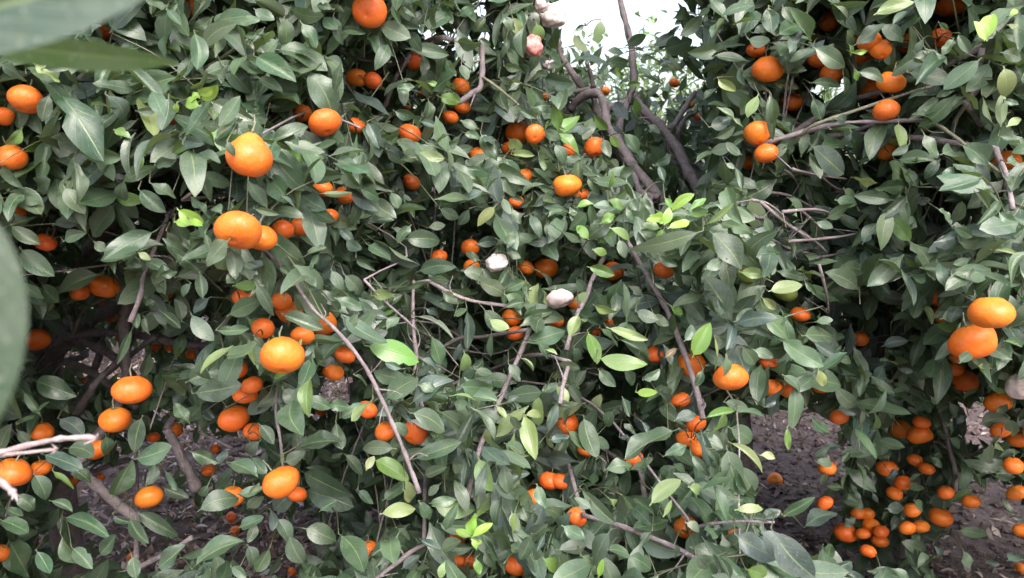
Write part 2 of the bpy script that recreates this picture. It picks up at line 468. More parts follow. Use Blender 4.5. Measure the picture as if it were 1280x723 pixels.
# ------------------------------------------------------------------ what the photograph shows, read off in photo pixels
# fruit: x | y | half width | hue (0 orange, 1 red orange, -1 yellow orange) | flag (h half hidden, d deep inside, g lying on the ground) | label
FRUITS = '''
31|125|22|1|m|large red orange mandarin at the left edge under the big blurred leaf
4|146|13|1|m|mandarin cut by the left edge, just below the red orange one
14|198|19|1|m|mandarin at the left edge behind a thin bare twig, lower of three there
240|10|9|0|h|sliver of orange mandarin at the top edge, right of the blurred leaf tip
135|40|9|1|h|mandarin glimpsed just below the narrow blurred green leaf
170|127|7|1|d|small hidden mandarin left of the lime shoot, upper of two
171|152|6|1|d|small hidden mandarin left of the lime shoot, lower of two
312|197|29|1||large mandarin with a pointed neck, above the biggest mandarin
222|149|8|1|h|sliver of mandarin behind a leaf below the lime shoot
462|13|22|1||red orange mandarin cut by the top edge, showing its navel
404|152|21|1|m|round mandarin hanging alone beside a broad green leaf at upper left
376|141|10|1|h|small orange tip left of the round mandarin at upper left
521|78|12|1|h|mandarin below the bare grey branch, half behind a round leaf
446|98|13|0||mandarin crossed by thin twigs at the end of the bare grey branch
466|101|6|1|h|tiny orange patch right of the mandarin crossed by thin twigs
528|119|6|0|d|tiny mandarin below the one under the bare grey branch
508|136|6|0|d|tiny mandarin in the twigs below the grey branch fork
578|108|10|1|h|mandarin left of the hanging grey twig at top centre
578|133|6|1|h|tiny mandarin under the one by the hanging grey twig
563|147|8|1|h|mandarin behind leaves left of the hanging grey twig end
513|168|13|1|h|pale dusty mandarin half behind a leaf, right of the round one
514|228|12|1||deep orange mandarin below the dusty pale one
597|193|9|1|h|mandarin in shade left of the close pair at upper centre
431|243|11|1|h|mandarin below a dark curled leaf, right of the biggest mandarin
404|236|7|1|h|sliver of mandarin left of the one below a dark curled leaf
445|157|6|1|h|tiny orange bit right of the round mandarin at upper left
646|166|16|0||left mandarin of the close pair at upper centre
669|168|13|0|m|right mandarin of the close pair at upper centre, partly behind
637|186|9|0|h|mandarin under the close pair, behind a pale disc shaped leaf
742|183|12|0|h|mandarin split by leaves, right of the close pair
711|188|8|1|h|small mandarin left of the one split by leaves
708|233|18|-1||bright yellow orange mandarin in full view at upper centre
727|244|7|0|h|small mandarin touching the lower right of the bright yellow orange one
657|220|9|1|h|orange patch between leaves left of the bright yellow orange mandarin
680|122|6|0|d|tiny far mandarin above the close pair at upper centre
756|114|7|0|d|small far mandarin beside the bent grey limb
862|132|6|0|d|tiny far mandarin in the bright gap beside the grey limbs
843|104|7|1|d|small brownish orange mandarin in the bright gap at upper right
872|146|4|0|d|tiniest far mandarin in the bright gap, right of the grey limbs
945|63|10|1|h|dark brownish mandarin just above the sunlit one at upper right
958|87|20|-1||sunlit yellow orange mandarin above the vertical pair at upper right
946|166|17|-1|m|upper mandarin of the vertical pair at upper right
957|193|16|0|m|lower mandarin of the vertical pair at upper right
938|203|6|1|h|sliver of mandarin left of the vertical pair's lower fruit
1036|28|13|0||mandarin near the top edge, highest left of the upper right cluster
1087|52|15|0|m|mandarin under a broad slanting leaf near the top right
1100|62|13|1|m|mandarin right of the one under the slanting leaf
1076|73|10|1|h|mandarin below the one under the slanting leaf
1188|9|17|0||mandarin cut by the top edge near the top right corner
1175|48|9|1|h|pale orange patch below the mandarin at the top right edge
1132|54|7|1|h|sliver of mandarin between leaves right of the upper right trio
1039|93|13|1|h|mandarin above dark leaves, left of the upper right pair
1021|74|9|1|h|mandarin behind a leaf, above left of the upper right pair
991|127|13|1||red orange mandarin hanging above the long bare twig
1113|104|19|0|m|glossy mandarin with green calyx at upper right
1090|112|13|1|h|mandarin partly behind the glossy one, with a bright patch of sun
1109|138|16|1|m|red orange mandarin crossed by bare twigs under the glossy one
1258|201|14|1|h|mandarin behind a pale leaf at the right edge, beside the grey branch
1109|190|6|0|h|tiny orange patch below the long bare twig
10|264|15|0|h|mandarin at the left edge under a dark leaf, above the blurred edge leaf
57|304|12|1|h|pointed sliver of mandarin right of the blurred edge leaf
130|359|18|1||mandarin at left with a long leaf covering its left side
100|366|9|1|h|mandarin behind the long leaf at left
47|425|14|0|h|mandarin above the branch tangle beside the blurred edge leaf
137|397|9|1|d|mandarin deep inside under the one with the long leaf
151|387|6|0|d|small round mandarin in the trio deep at left, middle one
163|386|5|0|d|small round mandarin in the trio deep at left, right one
128|378|5|0|d|small mandarin in the trio deep at left, topmost one
210|368|7|0|d|small mandarin deep at left between twig and dark leaves
298|289|29|0||biggest mandarin, front and left of a touching pair, navel towards the viewer
324|297|21|0|n|mandarin tucked behind the right side of the biggest one
207|327|6|1|d|brownish scrap of mandarin left of the biggest pair and below it
195|434|6|0|d|small mandarin deep above the lower left branch, left of two
211|435|6|0|d|small mandarin deep above the lower left branch, right of two
240|443|8|1|d|mandarin deep right of the lower left branch end
150|423|5|1|d|tiny mandarin on the branch tangle at left
305|371|9|1|h|mandarin behind an arched leaf above the five at centre left
329|409|12|1|h|mandarin behind twig left of the five at centre left
351|377|10|1|h|top mandarin of the five at centre left
361|391|16|0||mandarin with a leaf across it, centre of the five at centre left
403|404|18|0||mandarin crossed by a grey stem, right end of the five at centre left
378|420|13|0|h|mandarin under the leaf between the crossed one and the large flat one
351|445|28|0||large flattened mandarin below the five at centre left
374|283|12|0|h|mandarin right of the biggest pair, behind a pointed leaf
410|271|8|1|h|sliver of mandarin right of the pointed leaf
353|288|8|1|h|sliver of mandarin between the biggest pair and the pointed leaf
296|461|8|1|h|mandarin behind leaf, left of the large flattened one
107|476|5|0|d|tiny mandarin in the lower left branch tangle
165|487|23|0||upper mandarin of the bright pair at lower left
143|524|20|0||lower mandarin of the bright pair at lower left
416|466|14|0||shaded round mandarin right of the large flattened one
431|444|9|1|h|narrow mandarin above the shaded round one
587|310|10|0|h|mandarin left of the grey mouldy ball at centre
590|334|8|0|h|mandarin under the leaf left of the grey mouldy ball
549|321|6|0|h|orange scrap left of the grey mouldy ball, beside a grey twig
639|396|12|0|h|mandarin below the grey mouldy ball, half behind leaves
646|253|6|1|h|orange patch between leaves left below the yellow orange mandarin
315|482|6|0|h|orange sliver under the large flattened mandarin
682|336|16|-1||bright mandarin at centre, right of a close pair
657|335|10|0|h|smaller mandarin of the close pair at centre
765|338|14|1||mandarin under a broad shiny leaf right of the centre pair
830|337|10|1|h|mandarin wrapped in dark leaves right of centre
694|401|9|1|h|mandarin just below the pinkish mouldy fruit
719|380|6|0|h|orange patch right of the pinkish mouldy fruit
644|417|8|1|h|mandarin in shade left below the pinkish mouldy fruit
767|403|5|1|h|sliver of mandarin below the pale edge on leaf right of centre
820|443|8|1|h|dark mandarin left of the long green stem right of centre
866|454|16|1|h|mandarin behind a hanging leaf, left of the bright pointed one
914|473|23|0||bright mandarin with a leaf hanging over its top, right of centre
960|452|9|1|h|mandarin in shade right above the bright one with a leaf over its top
965|485|8|1|h|mandarin in shade right of the bright one with a leaf over its top
741|413|5|1|h|orange sliver among pale leaves below centre
1175|372|12|0|h|mandarin under a leaf, left of the stacked pair at right
1178|394|5|0|h|tiny orange patch left of the stacked pair at right
1239|393|27|-1||upper mandarin of the stacked pair at right
1218|428|27|0||lower mandarin of the stacked pair at right
1208|477|15|0||mandarin below the stacked pair at right, half behind leaf
1199|444|9|0|h|mandarin peeking out left under the stacked pair
1193|461|7|0|h|orange sliver left below the stacked pair
1076|423|11|0||lone small mandarin left of the bare upright stem at right
1000|393|6|0|h|tiny orange spot left of the lone small mandarin
1026|483|9|0|h|mandarin at the tip of a green leaf above the soil gap
986|487|5|1|h|sliver of orange between leaves above the soil gap
51|540|13|0|h|mandarin just above the pale dead twig
122|561|13|1|h|mandarin behind the tip of the pale dead twig
123|598|8|1|d|dark mandarin low behind the lower left branch
15|592|24|0||large mandarin below the pale dead twig at the left edge
51|586|10|0|h|small mandarin right of the large one below the dead twig
216|537|12|1|d|dull red mandarin deep inside at lower left
192|547|8|1|d|dull brown mandarin left of the dull red one at lower left
261|588|9|0|d|mandarin low against the litter beside a bare branch
290|523|20|0||mandarin at lower left centre behind leaf edges
307|494|14|0|h|mandarin above the one at lower left centre
317|540|8|0|h|orange sliver below the one at lower left centre
185|622|17|0||mandarin hanging over the leaf litter at lower left
291|621|13|0|h|mandarin left of the low touching pair
289|643|8|0|g|fallen mandarin on the litter left of the low pair
293|656|7|0|g|second fallen mandarin on the litter left of the low pair
165|679|8|0|g|fallen mandarin on the litter in the lower left, upper of two
171|694|6|0|g|fallen mandarin on the litter in the lower left, lower of two
1|692|12|0||mandarin cut by the left edge near the bottom left corner
91|602|7|1|d|dark mandarin left of the lower left branch
269|561|6|1|d|orange scrap above the bare branch at lower left
348|603|24|0||large mandarin of the low touching pair at lower left
372|619|13|0||small mandarin of the low touching pair at lower left
459|513|10|1|h|mandarin behind a pale leaf at the grey stem, lower centre left
482|540|12|1|h|mandarin just left of the grey stem at lower centre left
519|541|15|1|h|mandarin just right of the grey stem at lower centre left
461|686|10|1|h|small mandarin low down beside a dark leaf, bottom centre left
401|514|7|1|d|dim mandarin above the low dark leaves at centre left
571|673|7|0|h|small mandarin left of the lime shoot at the bottom
574|700|6|1|h|small mandarin under the lime shoot at the bottom
590|702|6|1|h|tiny mandarin right under the lime shoot at the bottom
645|706|14|1|h|mandarin behind leaves at the bottom edge, centre
365|715|6|1|g|fallen mandarin on the litter at the bottom edge
707|527|16|0|h|mandarin framed by hanging leaves below centre
687|602|13|1|h|mandarin behind a leaf in the low dark cluster, top one
701|602|8|1|h|mandarin in the low dark cluster, right one
668|622|11|1|h|mandarin in the low dark cluster, lower left one
850|501|11|1|h|mandarin beside the long grey stem, under the hanging leaf
870|530|8|0|h|orange patch above the curled leaf at lower right of centre
858|548|10|0|h|mandarin left of the curled leaf at lower right of centre
874|562|5|0|h|orange bit under the curled leaf
793|574|6|1|h|dark mandarin under a long leaf, bottom centre right
858|660|16|0||mandarin crossed by a thin twig at bottom centre right
920|669|6|1|h|orange patch above the big foreground leaves at the bottom
721|646|7|1|h|orange sliver at the start of the low grey branch
733|562|6|1|h|orange sliver under the leaf below the framed mandarin
969|599|10|0|g|fallen mandarin alone on bare soil in the gap at lower right
1049|521|8|1|h|red sliver of mandarin left of the dark low branch
1127|537|13|0||left mandarin of the bright low pair at lower right
1150|544|16|0||right and bigger mandarin of the bright low pair at lower right
1152|528|8|0|h|small mandarin above the bright low pair
1110|585|13|0|h|mandarin below left of the bright low pair
1144|576|10|0|h|mandarin directly below the bright low pair
1158|586|8|0|h|small mandarin right of the one directly below the bright pair
1130|604|11|0|h|mandarin behind a dark leaf under the bright pair
1118|617|9|1|h|lower mandarin beside the dark leaf under the bright pair
1034|585|7|1|h|dim mandarin at the left edge of the low right tree
1031|629|7|1|h|dim mandarin above the foreground leaf sprig
1073|641|8|0|h|mandarin above the low lower right heap
1084|643|6|1|h|small dark mandarin above the low lower right heap
1057|666|14|0||largest mandarin of the low lower right heap, at its left
1089|657|11|0|h|upper mandarin of the low lower right heap
1079|667|9|1|h|darker mandarin in the middle of the low lower right heap
1101|665|8|0|h|right mandarin of the low lower right heap
1100|677|11|0||bottom mandarin of the low lower right heap
1085|689|8|1|h|dim mandarin under the low lower right heap
1134|660|9|1|h|left mandarin of the side by side two at lower right
1151|659|11|0||right mandarin of the side by side two at lower right
1125|695|7|1|g|fallen mandarin on the soil under the low right tree
1176|645|14|0||mandarin with a pointed tip below the pale green leaf
1214|628|11|0|h|mandarin right of the pale green leaf at lower right
1182|616|8|0|h|orange patch above the pale green leaf at lower right
1140|638|7|1|h|small mandarin over the side by side two at lower right
1248|504|16|0|h|mandarin under the white mouldy fruit at the right edge
1275|549|13|0||mandarin at the right edge, middle of the lower three
1267|581|11|0|h|mandarin at the right edge under a leaf, lower three
1271|617|13|-1|h|yellow orange mandarin at the right edge low down
1278|664|7|0|h|orange sliver at the right edge near the corner
1274|712|7|0|g|fallen mandarin at the bottom right corner
980|364|17|2||pale green unripe mandarin among curled leaves right of centre, lower of two
936|343|11|2|h|pale green unripe mandarin among curled leaves right of centre, upper of two
1124|171|13|2|h|pale yellow green unripe mandarin half hidden under the long bare twig
1251|538|5|1|h|orange bit under the mandarin below the white mouldy fruit
'''
# mouldy fruit: x | y | half width | tint | label
ROTTEN = '''
691|22|17|.55,.50,.48|grey white shrivelled mandarin hanging at the top edge by the sky gap
676|7|9|.48,.36,.36|dull pink shrivelled mandarin cut by the top edge, above the grey white one
665|57|15|.70,.16,.13|pinkish red rotting mandarin under the grey white one
621|329|13|.50,.44,.45|grey mouldy ball of a mandarin in the dark leaves at centre
697|373|17|.62,.48,.47|pinkish white lumpy mouldy mandarin at centre
1275|486|18|.66,.52,.50|white and pink mouldy mandarin at the right edge
687|82|8|.30,.25,.27|dark withered mandarin right under the pinkish red rotting one
'''
# branch: part name | tree (L C R) | start depth, end depth | start, end half width in px | points in photo pixels
BRANCHES = '''
branch|R|1.42,1.30|3.6,2.0|950,182 967,176 1012,163 1054,154 1099,152 1154,150
twig|R|1.34,1.22|2.6,1.8|1099,153 1158,152 1192,170 1220,194 1251,216
twig|R|1.38,1.25|2.5,1.3|1000,169 1019,156 1071,138 1144,114 1192,102 1240,99
branch|R|1.25,1.32|4.2,4|1227,60 1223,107 1208,128 1217,142 1228,158
twig|R|1.28,1.35|3.2,2.2|1209,128 1196,148 1188,170
branch|R|1.24,1.18|3.8,3.4|1244,186 1258,221 1266,262
limb|C|2.10,1.85|5,6|712,137 722,126 734,118 748,117 756,135 760,158 779,187 791,207 800,239 824,249
limb|C|2.30,2.05|5,7|790,118 803,137 824,157 844,183 858,211 876,243
branch|C|2.25,2.30|4.5,3.5|790,62 782,28 772,-10
branch|C|2.10,2.05|4.5,3.5|742,120 730,111 703,73 696,50
twig|C|2.05,2.0|3,2.5|742,110 738,92 733,78
branch|C|2.25,2.35|4,3|838,163 855,138 869,115
branch|C|2.3,2.4|3,2.5|846,172 856,150 872,140
branch|C|1.55,1.75|4,2.4|556,47 531,54 504,74 476,87 452,98
branch|C|1.62,1.72|3,3|512,70 493,100 483,128 472,147
twig|C|1.55,1.55|1.5,1.5|396,46 407,52 448,74 490,78
branch|C|1.60,1.62|4,3|604,50 603,66 601,107 590,117 572,130
twig|C|1.6,1.6|2,1.5|604,97 625,112 649,132
branch|L|1.14,1.2|2.2,2.8|330,312 352,333 369,354 390,385 417,410 441,437 462,468 478,502 495,540 509,574 524,616
twig|C|1.52,1.5|2,3|517,352 516,380 517,413 521,450 519,475 533,526 536,549
twig|C|1.5,1.5|2.6,2.2|535,351 566,368 594,377 636,383
twig|L|1.2,1.25|1.6,1.6|455,350 480,376 505,398 520,412
branch|C|1.42,1.32|3,4|790,312 810,347 831,382 844,413 858,448 868,480 875,506 879,524
branch|C|1.5,1.38|2.6,4|662,412 656,428 640,465 625,500 610,535 597,568 585,619 580,660
branch|C|1.5,1.42|3,3|739,352 733,372 720,396 708,438
branch|C|1.30,1.10|3,3.5|728,644 736,646 774,657 808,670 843,684 877,703 910,728
twig|C|1.15,1.05|1.8,1.6|868,659 890,655 922,652 968,653
branch|C|1.5,1.45|3.4,3|801,588 808,633 815,660 825,695 834,728
branch|R|1.95,1.85|4.2,5|1119,352 1107,396 1099,434 1098,465
twig|R|1.9,1.8|2,1.6|1099,455 1110,466 1122,480
limb|L|2.15,2.0|9,6|92,330 131,292 152,278 180,266 224,268
limb|L|2.2,2.0|6,4.5|40,440 55,434 93,420 138,416 180,420 221,429 268,434
limb|L|2.2,2.0|7,5|78,420 95,424 121,434 149,451 166,470
branch|L|2.1,2.0|5,5|80,452 114,465 145,489 170,510
branch|L|2.1,2.0|5,3|108,486 130,468 163,444 196,420
branch|L|1.34,1.28|2.5,3.4|210,268 207,278 194,309 180,344 176,368 163,403
twig|L|1.9,1.95|2.2,2.2|124,376 104,389 92,418
twig|L|1.9,1.95|2,2|73,376 84,392 92,416
limb|L|1.7,1.75|8,6|94,584 103,592 127,612 151,633 176,652
limb|L|1.85,1.9|5,8|208,536 220,557 237,592 247,612
branch|L|1.8,1.9|4,7|118,480 106,500 94,515
branch|L|1.7,1.6|4,3|170,712 190,701 213,690 240,672
branch|L|1.75,1.7|3,2|250,540 268,549 290,560
twig|R|1.82,1.78|2.4,3|1174,512 1180,530 1187,561 1194,588 1195,616
branch|R|2.0,1.95|4,4|1070,522 1062,536 1050,558
branch|C|1.42,1.38|3.4,2.6|530,681 514,690 495,705 470,724
twig|L|1.2,1.2|2.2,1.6|228,250 246,236 266,221 284,202
twig|L|1.2,1.2|2,1.6|256,136 266,148 274,162
twig|L|1.3,1.25|1.5,1.3|28,191 60,190 104,193
limb|L|1.9,1.9|8,7|150,214 166,204 182,195 200,184
twig|L|1.25,1.25|1.8,1.6|258,84 280,70 310,49
twig|L|1.25,1.2|2,1.8|119,156 140,172 162,186
branch|C|1.35,1.3|3,3|712,452 704,480 700,505
twig|L|1.3,1.3|1.8,1.8|346,490 345,520 350,548 354,590
twig|R|1.6,1.6|1.6,1.4|1068,150 1080,120 1096,96 1108,82
twig|L|1.3,1.25|1.6,1.4|420,148 436,154 450,160
branch|L|2.3,2.2|5,4|320,215 290,245 262,262 236,280
'''
DEAD = [  # pale dead twigs close to the viewer at the lower left
 (0.62, 0.60, (4.6, 3.2), '-40,572 0,566 34,557 75,549 108,547 121,549'),
 (0.62, 0.61, (4.0, 2.4), '-30,573 0,569 30,566 72,562'),
 (0.58, 0.56, (5.0, 3.0), '-40,585 0,602 10,610 17,617'),
]
# tangle of thin bare twigs right of the upper centre
TANGLE = '''
950,252 985,281 1019,302 1033,315
950,272 995,285 1029,309
971,267 1012,302 1030,312
978,265 1019,262 1050,270
985,302 1043,297 1078,291
1019,323 1064,314 1067,310
1024,331 1033,368 1036,392
940,250 962,256 985,275
960,240 990,246 1020,262 1040,275
965,300 990,312 1020,318
930,262 958,280 975,300
1000,262 1020,280 1032,300
1146,300 1140,270 1152,250 1170,240
1130,300 1150,296 1180,288
990,212 1030,220 1058,224
968,205 990,220 1002,240
1010,205 1040,232 1058,240
1152,240 1158,262 1166,285
1178,240 1174,265 1168,290
1200,236 1190,262 1184,280
'''
